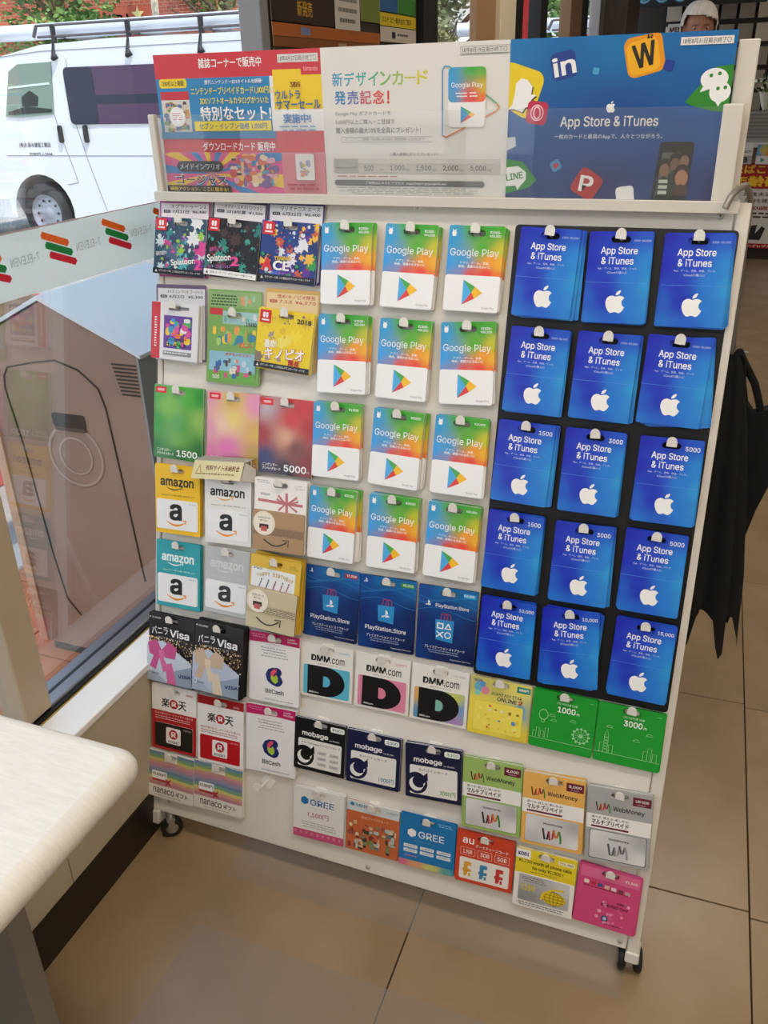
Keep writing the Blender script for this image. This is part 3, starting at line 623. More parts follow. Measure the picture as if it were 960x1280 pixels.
def mo_card(bg, price, pc, multi):
    d = Design(.1020, .1020, bg, .0016, .02, edge='#c8c8cc')
    d.text('lettering', 'mobage', .15, .235, .66, .355, W_, 'i', .035); d.text('lettering', 'by DeNA', .69, .315, .88, .35, W_, 'i')
    d.rect('price_lettering', .70, .06, .97, .16, '#eef2ee', .03); d.text('price_lettering', price, .74, .085, .94, .135, pc, 'i' if price[0].isdigit() else 'j', .02)
    d.rect('white_panel', .08, .39, .93, .93, '#e9e8e2', .03); d.text('white_panel', 'モバコインカード' if not multi else 'えらべるMobageモバコインカード', .24 if not multi else .14, .44, .76 if not multi else .90, .49, '#333333', 'j', .01)
    if multi:
        for i in range(3):
            for j in range(2): d.rect('white_panel', .46+j*.24, .58+i*.11, .64+j*.24, .65+i*.11, '#cfcfca', .01); d.text('white_panel', ['1,000円', '3,000円', '5,000円', '10,000円', '2,000円', '7,000円'][i*2+j], .48+j*.24, .60+i*.11, .62+j*.24, .635+i*.11, '#444444')
    else: d.text('white_panel', price+'円' if not price.endswith('円') else price, .62, .79, .90, .88, pc, 'i', .01)
    d.disc('moon_emblem', .20, .72, .20, bg, n=32); d.poly('moon_emblem', bg, [(.30, .60), (.40, .50), (.41, .66)])
    n = 16; P = [(.20+.13*math.cos(math.radians(a)), .74+.13*math.sin(math.radians(a))) for a in range(-10, 231, 15)]; Q = [(.245+.115*math.cos(math.radians(a)), .69+.115*math.sin(math.radians(a))) for a in range(225, -6, -15)]
    d.poly('moon_emblem', '#efeee8', P+Q); return d
def hexlogo(d, part, cx, cy, r, c): d.poly(part, c, [(cx+r*math.cos(math.radians(a)), cy+r*math.sin(math.radians(a))) for a in range(30, 390, 60)])
def gr_white():
    d = Design(.1030, .1020, '#e5e3de', .0016, .015); hexlogo(d, 'hexagon_emblem', .22, .25, .085, '#1f78b4'); d.text('lettering', 'GREE', .33, .20, .80, .32, '#1f6fae', 'i', .02)
    d.text('lettering', 'プリペイドカード', .28, .365, .68, .39, '#8a9aa8'); d.text('price_lettering', '1,500円', .29, .46, .70, .57, '#b8507a', 'i', .005); d.lines('lettering', .15, .66, .9, .80, 3, '#9a9a9a', .3)
    d.rect('pink_band', 0, .84, 1, 1, '#c8507c', .01)
    for k in range(9): d.rect('pink_band', .02+k*.11, .87, .07+k*.11, .93, '#d87a9c', .01)
    return d
def gr_party():
    d = Design(.1020, .0995, '#c8683c', .0016, .015); d.rect('sky_band', 0, 0, 1, .20, '#cfd8d8'); hexlogo(d, 'sky_band', .10, .07, .04, '#2a78a8'); d.text('sky_band', 'GREE', .17, .045, .36, .10, '#2a6a98', 'i', .02); d.text('sky_band', '3,000円', .76, .06, .96, .11, '#3a7aa8', 'j')
    d.text('lettering', 'GREEプリペイドカード', .28, .26, .80, .32, '#e8b8a0', 'j', .01)
    d.blocks('crowd_print', 0, .36, 1, .97, ['#7a8a6a', '#c8a878', '#8a3a34', '#5a7a8a', '#d8b088', '#4a3a34', '#b0c0b8', '#6a8a4a', '#e0cfae', '#a05848'], 70, 5, .015, .055); return d
def gr_blue():
    d = Design(.1035, .1010, '#1878b8', .0016, .015, edge='#1b6fa8'); hexlogo(d, 'hexagon_emblem', .22, .34, .085, W_); d.text('lettering', 'GREE', .34, .28, .80, .41, W_, 'i', .01); d.lines('lettering', .68, .05, .95, .12, 2, '#9ac8e8'); d.text('lettering', 'プリペイドカード', .26, .47, .64, .495, '#8ac0e8')
    for i in range(2):
        for j in range(3): d.rect('amount_boxes', .08+j*.30, .57+i*.09, .33+j*.30, .635+i*.09, '#dfe8ee', .01); d.text('amount_boxes', ['1,500円', '2,000円', '3,000円', '5,000円', '7,000円', '10,000円'][i*3+j], .12+j*.3, .583+i*.09, .29+j*.3, .622+i*.09, '#3a5a78')
    g = gradmat('dusk_print', [(-.05, -.045, '#d86a90'), (-.02, -.045, '#d8a070'), (.01, -.045, '#c8c870'), (.04, -.045, '#5aa8a0'), (.05, -.04, '#3a88b8')], 3); d.rect('rainbow_band', 0, .88, 1, 1, g, .01)
    d.lines('lettering', .1, .77, .35, .83, 1, '#c87ab8'); return d
def wm_card(bg, frame, price, lower):
    d = Design(.1020, .1320, bg, .0016, .02, edge='#cfcfc8')
    def wm(x, y, s, cs):
        d.line('ribbon_emblem', [(x, y), (x+s*.12, y+s*.5), (x+s*.26, y+s*.48), (x+s*.34, y+s*.1)], s*.10, cs[0]); d.line('ribbon_emblem', [(x+s*.34, y+s*.1), (x+s*.4, y+s*.5), (x+s*.54, y+s*.42), (x+s*.60, y)], s*.10, cs[1])
        d.line('ribbon_emblem', [(x+s*.60, y), (x+s*.70, y+s*.35), (x+s*.78, y+s*.33), (x+s*.88, y+s*.02)], s*.10, cs[2]); d.line('ribbon_emblem', [(x+s*.88, y+s*.02), (x+s*.98, y+s*.3), (x+s*1.0, y+s*.58)], s*.10, cs[3])
    dk = bg == '#a9aaaa'
    wm(.14, .20, .22, ['#5a2a2a', '#c84a2a', '#8a2a3a', '#3a7a3a']); d.text('lettering', 'WebMoney', .40, .225, .89, .30, '#2f2d33', 'i', .03)
    d.rect('price_lettering', .70, .055, .98, .17, '#6a1830', .01); d.text('price_lettering', price, .74, .085, .94, .125, W_, 'i', .03); d.text('price_lettering', 'POINT', .78, .14, .90, .158, '#e0c0c8', 'i')
    d.rect('slogan_strip', 0, .365, 1, .56, '#efeeea'); d.text('slogan_strip', '遊べる! 買える! 楽しめる!', .08, .385, .66, .42, K_, 'j', .012); d.text('slogan_strip', 'マルチプリペイド', .08, .43, .66, .50, '#2a1a20', 'j', .035); d.rect('slogan_strip', .08, .515, .66, .54, '#6a1830')
    d.rect('plate', .06, .575, .95, .965, lower, .03)
    d.raised('plastic_card', .07, .58, .94, .955, gradmat('silver_print', [(-.04, -.02, '#dedede'), (.04, -.02, '#b4b4b6'), (-.03, -.06, '#c4c4c6'), (.04, -.055, '#e2e2e2'), (0, -.04, '#cfcfd0')], 2.5, .25), .03)
    d.text('lettering', 'WebMoney', .36, .655, .68, .69, '#4a4a4c', 'i', .02); wm(.36, .735, .30, ['#1f2430', '#b0302c', '#d07a2a', '#2f8a3c'] if not dk else ['#555558', '#8a8a8c', '#666668', '#9a9a9c'])
    return d
def au_card():
    d = Design(.1020, .0965, '#cf4326', .0016, .02, edge='#b8452c'); d.text('lettering', 'au', .10, .11, .30, .22, W_, 'i', .02); d.text('lettering', 'データチャージカード', .33, .20, .90, .27, W_, 'j', .01)
    for i, t in enumerate(('1.5GB', '3GB', '5GB')): d.rect('amount_boxes', .07+i*.30, .30, .33+i*.30, .46, '#e8a898', .02); d.rect('amount_boxes', .08+i*.30, .31, .32+i*.30, .45, '#cf4326', .02); d.text('amount_boxes', t, .12+i*.30, .34, .28+i*.30, .42, W_, 'i', .02)
    d.rect('white_panel', .07, .50, .94, .93, '#ece8e0', .03)
    for i, c in enumerate(('#e0a830', '#3a8ab8', '#c83a34')):
        x = .15+i*.28; d.rect('block_letters', x, .58, x+.13, .66, c, .02); d.rect('block_letters', x, .58, x+.07, .84, c, .02); d.rect('block_letters', x-.02, .72, x+.13, .78, c, .01); d.rect('block_letters', x, .80, x+.05, .87, c); d.rect('block_letters', x+.08, .80, x+.12, .87, c)
    return d
def kd_card():
    d = Design(.1020, .1110, '#e8d028', .0016, .03, edge='#e8e6e0'); d.rect('lower_panel', 0, .42, 1, 1, '#eeece6', .02); d.rect('corner_label', 0, .02, .24, .17, W_, .01); d.text('corner_label', 'KDDI', .03, .065, .21, .125, '#1a2a70', 'i', .05); d.rect('corner_label', .70, .07, .97, .14, '#efe9c0', .02); d.text('corner_label', 'プラス 1000円', .72, .085, .95, .125, K_, 'j', .02)
    d.text('lettering', '¥1,150 worth of phone calls', .05, .18, .93, .25, '#2a2a18', 'i', .03); d.text('lettering', 'for only ¥1,000 !', .28, .27, .80, .34, '#2a2a18', 'i', .03); d.lines('lettering', .25, .36, .75, .39, 1, '#6a6020')
    d.raised('plastic_card', .08, .43, .93, .88, gradmat('grey_print', [(-.04, 0, '#b8b8ba'), (.04, 0, '#cfcfcf'), (-.03, -.035, '#8f9092'), (.04, -.04, '#b0b0b0')], 2.5, .3), .03); d.text('lettering', '1150', .12, .60, .36, .70, '#d8c820', 'i', .04); d.lines('lettering', .12, .46, .55, .56, 3, '#5a5a50', .3)
    d.disc('globe_emblem', .68, .73, .20, '#e0c020', .12, n=30)
    for k in range(-2, 3): d.line('globe_emblem', [(.68+.195*math.sin(math.radians(a))*k/2.6, .73-.118*math.cos(math.radians(a))) for a in range(0, 181, 20)], .008, '#5a4a10')
    for y in (-.05, 0, .05): d.line('globe_emblem', [(.50, .73+y), (.86, .73+y)], .008, '#5a4a10')
    d.line('globe_emblem', [(.47, .80), (.50, .68), (.66, .58), (.84, .56)], .035, '#e8cc28'); d.lines('lettering', .08, .90, .95, .97, 2, '#4a4a40', .35); return d
def pk_card():
    d = Design(.1015, .1090, '#d2487e', .0016, .03, edge='#c05080'); R = random.Random(3)
    for i in range(26): d.disc('dot_print', R.uniform(.35, .85), R.uniform(.50, .92), R.uniform(.008, .035), R.choice(['#e87aa4', '#f0a0c0', '#dc5c90']), n=10)
    d.rect('top_band', .03, .025, .97, .20, '#dc6a96', .01)
    for i, c in enumerate(('#e8d8c8', '#c8303a', '#3a5a8a', '#d8b0a0', '#e0c8d0', '#7a3a4a', '#c8a0a8')): d.rect('flag_print', .10+i*.11, .25+i*.006, .18+i*.11, .31+i*.006, c, .01)
    d.text('lettering', '¥1,500', .74, .10, .93, .145, W_, 'i', .02); d.text('lettering', '1000円', .66, .50, .82, .545, '#5a1830', 'j', .02); d.text('lettering', 'KOKUSAI Card', .42, .57, .84, .62, '#6a1a38', 'i', .02); d.lines('lettering', .5, .90, .85, .95, 1, '#8a2a50'); d.lines('lettering', .08, .33, .9, .37, 1, '#7a1a3c')
    d.disc('round_seal', .50, .83, .055, '#3a5088', n=20); d.rect('round_seal', .48, .805, .525, .855, '#c8d0e0'); return d
def pso_card():
    d = Design(.1020, .1020, gradmat('yellow_print', [(-.04, .04, '#c8c070'), (-.04, 0, '#f0dc50'), (.03, .04, '#e8dc70'), (.04, .0, '#a8b898'), (0, -.02, '#f4e060'), (-.03, -.045, '#f0d840'), (.04, -.045, '#e0c840')], 3), .0016, .02)
    for i in range(7): d.disc('bubble_print', [.15, .25, .12, .2, .85, .75, .9][i], [.17, .22, .28, .12, .45, .52, .56][i], [.09, .07, .05, .05, .09, .06, .05][i], ['#6ab0c8', '#e08aa0', '#8ad0c0', '#5a98c8', '#6ab0d0', '#70b8c0', '#90a8d0'][i], n=18)
    d.text('lettering', 'SEGA', .05, .04, .19, .085, '#2a50a0', 'i', .04); d.rect('price_lettering', .77, .045, .99, .15, '#2a8a78', .01); d.text('price_lettering', '2000円', .80, .07, .96, .12, W_, 'j', .03)
    d.text('lettering', 'PHANTASY STAR', .36, .22, .86, .275, '#2a3050', 'i', .01); d.text('lettering', 'ONLINE', .46, .29, .78, .36, '#2a3050', 'i', .03); d.text('lettering', '2', .81, .29, .88, .36, '#c02a30', 'i', .05)
    d.rect('plastic_card_outline', .08, .40, .90, .93, '#d8c850', .03); d.rect('plastic_card_outline', .086, .407, .894, .923, '#f2e05c', .03); d.blocks('charm_print', .12, .42, .86, .92, ['#f6e878', '#e8c838', '#d83a34', '#efe8d8', '#5a90c0', '#8a6a2a'], 26, 4, .012, .04); return d
def green_card(price, alt):
    d = Design(.1030, .1010, '#159a2e', .0016, .03, edge='#118028'); d.text('price_lettering', price, .40, .23, .68, .33, W_, 'i', .03); d.text('price_lettering', '円', .70, .29, .74, .33, W_, 'j', .02); d.text('lettering', 'LINE PREPAID CARD', .38, .16, .70, .195, '#c8f0c8', 'i', .01)
    c = '#a8dca8'
    if not alt:
        d.disc('city_line_art', .19, .42, .075, c, .09, .066, 20); d.line('city_line_art', [(.16, .50), (.175, .56), (.205, .56), (.22, .50)], .008, c)
        d.disc('city_line_art', .80, .66, .12, c, .12, .108, 26); d.disc('city_line_art', .80, .66, .03, c)
        for a in range(0, 360, 30): d.line('city_line_art', [(.80, .66), (.80+.11*math.cos(math.radians(a)), .66+.11*math.sin(math.radians(a)))], .005, c); d.disc('city_line_art', .80+.13*math.cos(math.radians(a)), .66+.13*math.sin(math.radians(a)), .016, c, n=8)
        for x, h in ((.05, .10), (.10, .16), (.17, .12), (.24, .18)): d.line('city_line_art', [(x, .82), (x, .82-h), (x+.05, .82-h), (x+.05, .82)], .006, c)
    else:
        for x, h in ((.08, .16), (.14, .30), (.22, .14), (.74, .16), (.80, .22), (.88, .14)): d.line('city_line_art', [(x, .84), (x, .84-h), (x+.06, .84-h), (x+.06, .84)], .006, c)
        d.line('city_line_art', [(.14, .54), (.17, .44), (.20, .54)], .006, c)
        for k in range(5): d.line('city_line_art', [(.15, .58+k*.05), (.19, .58+k*.05)], .012, c)
    for x, y in ((.36, .50), (.66, .45), (.33, .42)) if not alt else ((.20, .40), (.80, .42), (.62, .55)):
        d.line('city_line_art', [(x-.05, y), (x-.03, y-.03), (x, y-.035), (x+.03, y-.03), (x+.05, y), (x-.05, y)], .006, c)
    d.line('city_line_art', [(0, .84), (1, .84)], .006, c); d.lines('lettering', .88, .07, .96, .09, 1, c); return d
# ------------------------------------------------------------------ hanging the cards on the hooks
POS = {'c1':(0.0400,1.1043,0.012,-2.3), 'c1b':(0.0444,1.1184,0.0052,0.1), 'c2':(0.1439,1.1052,0.012,-3.9), 'c2b':(0.1499,1.1204,0.0052,-2.5), 'c3':(0.2510,1.1032,0.014,-2.4), 'c3b':(0.2568,1.1186,0.0052,-0.9), 'c4':(0.0368,0.9597,0.020,-1.1), 'c4b':(0.0410,0.9750,0.0052,1.4), 'c5b':(0.1477,0.9595,0.0052,0.0), 'c5':(0.1500,0.9413,0.010,-0.7), 'c6':(0.2522,0.9586,0.020,-4.0), 'c6b':(0.2569,0.9767,0.0052,-0.7), 'c7':(0.0418,0.7972,0.012,-0.3), 'c8':(0.1545,0.7964,0.012,0.2), 'c9':(0.2592,0.7964,0.012,0.5), 'c10':(0.0449,0.6559,0.015,1.7), 'c11':(0.1510,0.6518,0.015,1.8), 'c12':(0.2606,0.6594,0.025,0.9), 'c13':(0.0465,0.5113,0.012,0.9), 'c14':(0.1511,0.5159,0.012,-0.3), 'c15':(0.2571,0.5150,0.030,-2.3), 'c16':(0.0361,0.3591,0.015,0.1), 'c17':(0.1448,0.3658,0.025,-0.9), 'c18':(0.2551,0.3672,0.012,1.9), 'c19':(0.0417,0.2157,0.012,1.0), 'c20':(0.1462,0.2146,0.012,1.4), 'c21':(0.2541,0.2231,0.012,2.2), 'c22':(0.0359,0.0893,0.012,-0.1), 'c23':(0.1445,0.0935,0.012,0.7), 'g11':(0.3577,1.0882,0.020,1.9), 'g12':(0.4648,1.0885,0.020,-1.1), 'g13':(0.5693,1.0894,0.020,-0.2), 'g21':(0.3595,0.9448,0.020,1.9), 'g22':(0.4659,0.9445,0.020,-0.6), 'g23':(0.5716,0.9468,0.020,3.0), 'g31':(0.3576,0.8015,0.020,1.1), 'g32':(0.4641,0.8001,0.020,-1.6), 'g33':(0.5714,0.8004,0.020,-0.5), 'g41':(0.3575,0.6568,0.020,-0.0), 'g42':(0.4681,0.6582,0.020,0.7), 'g43':(0.5709,0.6590,0.020,-0.6), 'p1':(0.3603,0.5108,0.008,0.4), 'p2':(0.4650,0.5110,0.008,1.3), 'p3':(0.5719,0.5115,0.008,1.1), 'd1':(0.3572,0.3796,0.006,1.5), 'd2':(0.4643,0.3813,0.006,1.0), 'd3':(0.5696,0.3821,0.006,1.2), 'a11':(0.6794,1.0885,0.018,-1.5), 'a12':(0.7837,1.0867,0.018,1.2), 'a13':(0.8894,1.0879,0.018,1.3), 'a21':(0.6793,0.9439,0.018,-1.6), 'a22':(0.7811,0.9438,0.018,-1.0), 'a23':(0.8807,0.9463,0.018,-1.3), 'a31':(0.6740,0.8015,0.018,-1.5), 'a32':(0.7803,0.8005,0.018,-0.4), 'a33':(0.8906,0.8003,0.018,0.4), 'a41':(0.6722,0.6563,0.018,-0.8), 'a42':(0.7811,0.6547,0.018,0.7), 'a43':(0.8877,0.6577,0.018,0.2), 'a51':(0.6759,0.5124,0.018,0.6), 'a52':(0.7802,0.5150,0.018,5.0), 'a53':(0.8896,0.5166,0.018,-0.5), 's1':(0.6753,0.3834,0.010,0.5), 's2':(0.7819,0.3837,0.010,0.0), 's3':(0.8870,0.3842,0.010,0.3), 'm1':(0.3552,0.2357,0.014,0.8), 'm2':(0.4606,0.2366,0.014,1.6), 'm3':(0.5730,0.2398,0.014,4.5), 'e1':(0.3590,0.0946,0.010,1.9), 'e2':(0.4667,0.0967,0.010,1.1), 'e3':(0.5719,0.0981,0.010,2.1), 'w1':(0.6787,0.2246,0.014,3.3), 'w2':(0.7834,0.2238,0.014,3.2), 'w3':(0.8902,0.2259,0.014,3.9), 'x1':(0.6779,0.0973,0.012,1.4), 'x2':(0.7834,0.0893,0.012,1.1), 'x3':(0.8886,0.0913,0.012,-0.6)}
RR = random.Random(21)
def hang(key, d, label, rear=3, group=None, rlabel=None, keep=(), jit=1.0, hk=True, fan=None, n0=0.004):
    if key in ('c1', 'c2', 'c3', 'c4', 'c5', 'c6'): n0 = .0058
    elif key[0] == 'a': n0 = .0062
    else: n0 = .0032
    """front card, the cards behind it on the same hook, and the hook that carries them"""
    u, v, n, a = POS[key]
    M = RM @ Matrix.Translation((u, v, n - d.t)) @ Matrix.Rotation(math.radians(a), 4, 'Z')
    f = d.build('gift_card', M, label, 'gift card', group or 'gift cards hanging at the front of the hooks')
    sx_ = u - math.sin(math.radians(a))*d.slot; sy_ = v + math.cos(math.radians(a))*d.slot
    if hk: hook(sx_, sy_ + .0006, n + 0.001 + d.lift*0, a + RR.uniform(-6, 6))
    th = d.t + (.0009 if keep else .0001); room = n - d.t - 0.0003 - n0; rear = max(0, min(rear, int(room/th)))
    for i in range(rear):
        nn = n0 + room*i/max(rear, 1)
        da = RR.uniform(-1.2, 1.2)*jit; dx = RR.uniform(-.0014, .0014)*jit; dy = RR.uniform(-.0018, .0010)*jit
        if fan and i in fan: dx, dy, da = fan[i]
        dy = max(-.0016, min(.0014, dy))
        M2 = RM @ Matrix.Translation((u, v, nn)) @ Matrix.Rotation(math.radians(a), 4, 'Z') @ Matrix.Translation((dx, d.slot + dy, 0)) @ Matrix.Rotation(math.radians(da), 4, 'Z') @ Matrix.Translation((0, -d.slot, 0))
        r = f.copy(); COL.objects.link(r); r.matrix_world = M2
        r['label'] = rlabel or ('one behind the ' + label); r['group'] = 'cards behind the front card, hook ' + key
        for ch in f.children:
            if ch.name.split('.')[0] in keep:
                cc = ch.copy(); COL.objects.link(cc); cc.parent = r
    return f
colw = {1: 'window-side column', 2: 'middle column', 3: 'aisle-side column'}
roww = {1: 'top row', 2: 'second row', 3: 'third row', 4: 'fourth row', 5: 'bottom row'}
gp = {1: ['¥1500-|¥50,000']*3, 2: ['¥1500-|¥50,000']*3, 3: ['¥1500', '¥5000', '¥10,000'], 4: ['¥3000', '¥5000', '¥20,000']}
_gd = {}
FAN = {'g11': {3: (.006, .001, -1.0), 2: (.003, -.003, .5)}, 'g12': {1: (.003, 0, -1)}, 'g13': {3: (.003, 0, -1.8), 0: (.004, -.001, -2)}, 'g21': {2: (.005, 0, -.4)}, 'g32': {0: (.006, 0, .5), 1: (.005, 0, .2)}, 'g41': {0: (.005, 0, 1.5), 1: (.004, 0, 1)}}
for r in range(1, 5):
    for c_ in range(1, 4):
        p = gp[r][c_-1]; d = _gd.get(p) or g_card(p); _gd[p] = d; k = 'g%d%d' % (r, c_); price = p.replace('|', '').replace('-¥', ' to ¥')
        hang(k, d, 'rainbow gift card with coloured triangle, front card, %s, %s' % ({4: 'bottom row'}.get(r, roww[r]), colw[c_]), 5, 'rainbow gift cards at the front of their hooks',
             'rainbow gift card tucked behind another, %s, %s' % ({4: 'bottom row'}.get(r, roww[r]), colw[c_]), ('plastic_card',), 1.0, True, FAN.get(k))
ap = {1: ['1500-50,000']*3, 2: ['1500-50,000']*3, 3: ['1500', '3000', '5000'], 4: ['1500', '3000', '5000'], 5: ['10,000']*3}
_ad = {}
FANA = {'a11': {3: (.005, -.003, 0), 2: (.008, -.002, 2), 1: (.002, -.004, 0)}, 'a13': {3: (.004, -.003, -.6), 2: (-.002, -.004, -1), 1: (.003, 0, 2)}, 'a23': {3: (.003, -.001, 4.5), 2: (.004, -.002, 6), 1: (.003, -.003, 5), 0: (.002, -.003, 2)}, 'a52': {3: (-.001, -.003, -3), 2: (.004, 0, -6), 1: (.006, -.001, -6), 0: (.003, -.001, -4)},
        'a22': {2: (.004, 0, 1), 1: (.003, -.002, 0)}, 'a31': {3: (.004, 0, 1), 2: (.006, 0, 1)}, 'a42': {2: (.003, 0, 1)}}
for r in range(1, 6):
    for c_ in range(1, 4):
        p = ap[r][c_-1]; d = _ad.get(p) or a_card(p); _ad[p] = d; k = 'a%d%d' % (r, c_)
        hang(k, d, 'blue gift card with white fruit emblem, front card, %s, %s' % (roww[r], colw[c_]), 4, 'blue fruit-emblem gift cards at the front of their hooks',
             'blue gift card tucked behind another, %s, %s' % (roww[r], colw[c_]), (), 1.0, True, FANA.get(k), 0.006)
INK = ['#2a8f94', '#56c0c8', '#d2e4e8', '#8a3aa0', '#e04a9a', '#3a3f6a', '#9ad040', '#f0f0f0', '#4a6a8a']
S = 'game download card, cover art in '
hang('c1b', tag_card('#e8e2e6', '#b0508e', 'スプラトゥーン2', '7月21日  ¥6,400', .130, .1008), 'pink-framed price card over the teal ink-splash card', 0, 'price cards behind the game cards', hk=False)
hang('c1', ink_card('#2b4f66', INK, 11, [('Splatoon', (.35, .70, .82, .84), W_, .03, 8), ('2', (.80, .70, .95, .88), '#e8509c', .05, 8), ('最新作発売中', (.05, .60, .26, .68), W_, .01, 8)], 'ダウンロード版  この商品はダウンロードカードです'), 'teal ink-splash game card, top row, next to the window', 2, 'game cards on the top two rows')
hang('c2b', tag_card('#e9e6ea', '#3a2848', 'オクト・エキスパンション', '2018年夏  ¥1,500', .129, .1035), 'dark purple-framed price card over the black ink-splash card', 0, 'price cards behind the game cards', hk=False)
hang('c2', ink_card('#17161a', ['#26222c', '#1f1a22', '#7a2f3a', '#2e7f78', '#1a1a1e', '#48302f', '#121216', '#3aa090'], 5, [('Splatoon', (.05, .62, .50, .78), W_, .03, 8), ('2', (.48, .64, .66, .80), '#e8509c', .05, 8), ('追加コンテンツ', (.08, .50, .36, .57), '#e060b0', .02, 8), ('オクト・エキスパンション', (.08, .80, .50, .87), '#c08ae0', .01, 6)], '追加コンテンツ  ダウンロード版カード', foot=W_, h=.0945, w=.1020), 'black ink-splash game card with pink lettering, middle of top row', 2, 'game cards on the top two rows')
hang('c3b', tag_card('#e6e4ea', '#3a2f6a', 'マリオテニス エース', '6月22日  ¥6,400', .131, .1030), 'violet-framed price card over the blue tennis game card', 0, 'price cards behind the game cards', hk=False)
hang('c3', ink_card('#1d3a86', ['#2860c8', '#e0e6f2', '#c83028', '#6030a0', '#30a050', '#f0c040', '#183070', '#e8e8f0', '#d06040'], 8, [('TENNIS', (.26, .58, .56, .65), '#f0c030', .04, 4), ('A', (.05, .62, .24, .84), '#e03038', .06, 0), ('CE', (.25, .66, .54, .82), W_, .05, 0), ('ダウンロード カード', (.12, .85, .46, .885), '#d0d8f0', 0, 0)], 'ダウンロード版  この商品はダウンロードカードです', h=.0955, w=.1040), 'blue tennis game card with red and white title', 3, 'game cards on the top two rows', jit=1.5)
hang('c4b', tag_card('#dcdce2', '#6a5a7a', 'メイド イン ワリオ ゴージャス', '8月2日  ¥5,300', .132, .1030, tc='#30303a'), 'grey price card over the white red-striped game card', 0, 'price cards behind the game cards', hk=False)
def wario():
    d = Design(.0965, .0980, '#e6e6ea', .0016, .02); d.rect('red_strip', 0, 0, .19, 1, '#cf3440', .01); d.lines('red_strip', .07, .25, .12, .8, 12, W_, .5, 0)
    d.rect('art_panel', .27, .22, .87, .80, '#6a3fa0'); d.blocks('art_panel', .27, .22, .87, .80, ['#f0d030', '#e050a0', '#40a0d8', '#f08030', '#8040b0', '#50b860', '#e8e8e8'], 40, 4, .03, .07)
    d.text('title_lettering', 'メイドインワリオ', .34, .62, .72, .68, K_, 'j', .03); d.text('title_lettering', 'ゴージャス', .32, .70, .76, .78, K_, 'j', .05); d.rect('footer_strip', .27, .85, .87, .92, '#8a9098'); d.rect('footer_strip', .62, .06, .80, .11, '#7a8088'); d.lines('footer_strip', .28, .86, .85, .91, 1, W_); return d
hang('c4', wario(), 'white game card with red side strip and square picture', 4, 'game cards on the top two rows', jit=3)
def quest(h, full):
    d = Design(.1045, h, '#7fae5c', .0012, .02, slot=.275 if full else .085, edge='#8aa878')
    if full:
        d.rect('banner', .02, .02, .98, .19, '#93b878', .02); d.lines('banner', .05, .05, .55, .18, 4, '#3a5a34', .5, .1, 2); d.blocks('banner', .6, .03, .95, .18, ['#d8c870', '#e0a070', '#a8c8a0', '#c8d8b8'], 12, 4, .02, .04); return d
    d.rect('badge', .03, .0, .28, .09, '#c83a3e', .01); d.rect('upper_scene', .28, .03, 1, .20, '#a0c8c8'); d.blocks('upper_scene', .28, .03, 1, .20, ['#d8e0e0', '#b0a0c8', '#78b8a8', '#e8d8b0'], 14, 9, .02, .05)
    d.blocks('block_art', .04, .20, .96, .52, ['#e8a050', '#7ab850', '#3a88a8', '#a8d070', '#f0d040', '#6a8a4a', '#8ac060'], 34, 2, .03, .07); d.text('price_lettering', '1500', .72, .16, .92, .21, '#3a3a3a', 'i', .03)
    d.text('title_lettering', 'クエスト', .60, .43, .88, .50, '#e06a40', 'j', .05); d.rect('lower_scene', .05, .57, .93, .97, '#8fc4d8', .02); d.rect('lower_scene', .05, .83, .93, .97, '#6fb04a', .02); d.blocks('lower_scene', .08, .62, .90, .95, ['#5a5048', '#e88a4a', '#c8d8e8', '#d85a8a', '#3a6ab0', '#f0e0c0', '#6a6258'], 30, 7, .02, .05)
    d.text('title_lettering', 'ポケモンクエスト', .36, .575, .86, .62, '#d8502c', 'j', .03); d.text('price_lettering', '500', .13, .89, .26, .94, W_, 'i', .03); return d
hang('c5b', quest(.155, True), 'tall green card rising behind the green block-art game card', 0, 'price cards behind the game cards', hk=False)
hang('c5', quest(.128, False), 'green block-art game card with red corner badge, centre of second row', 2, 'game cards on the top two rows')
hang('c6b', tag_card('#e8cf9c', '#dcb060', '進め!キノピオ隊長', '7.13  ¥4,270', .134, .1010, slot=.33, tc='#b83028'), 'yellow-orange price card over the bright yellow game card', 0, 'price cards behind the game cards', hk=False)
hang('c6', ink_card('#f0d218', ['#f4dc30', '#e8c020', '#8a7a6a', '#f2e060', '#a09890', '#e8b828'], 9, [('進め!', (.16, .50, .38, .64), W_, .05, 6), ('キノピオ', (.16, .62, .90, .82), '#b82828', .09, 4), ('キノピオ', (.17, .625, .89, .81), W_, .035, 4), ('隊長', (.62, .80, .82, .90), '#b82828', .06, 0), ('2018', (.70, .10, .96, .18), '#2a3a20', .03, 0)], 'ダウンロード版  この商品はダウンロードカードです', h=.0985, w=.1040, dens=.35), 'bright yellow game card with bold white title, second row', 5, 'game cards on the top two rows', jit=2.2)
hang('c7', n_card([(-.05, .06, '#2fa838'), (.02, .05, '#52b83c'), (-.02, .03, '#7cc04a'), (.045, .05, '#2f9c3c'), (.045, .01, '#8fc05c'), (-.05, 0, '#2d9c38'), (0, 0, '#5aa850'), (.0, -.03, '#6cb050'), (-.05, -.05, '#1f7c34'), (.05, -.05, '#1f7430'), (0, -.06, '#176a30')], '1500', '', 'green_print', 0), 'glossy plain green gift card with red corner badge', 3, 'glossy game-credit cards on the third row')
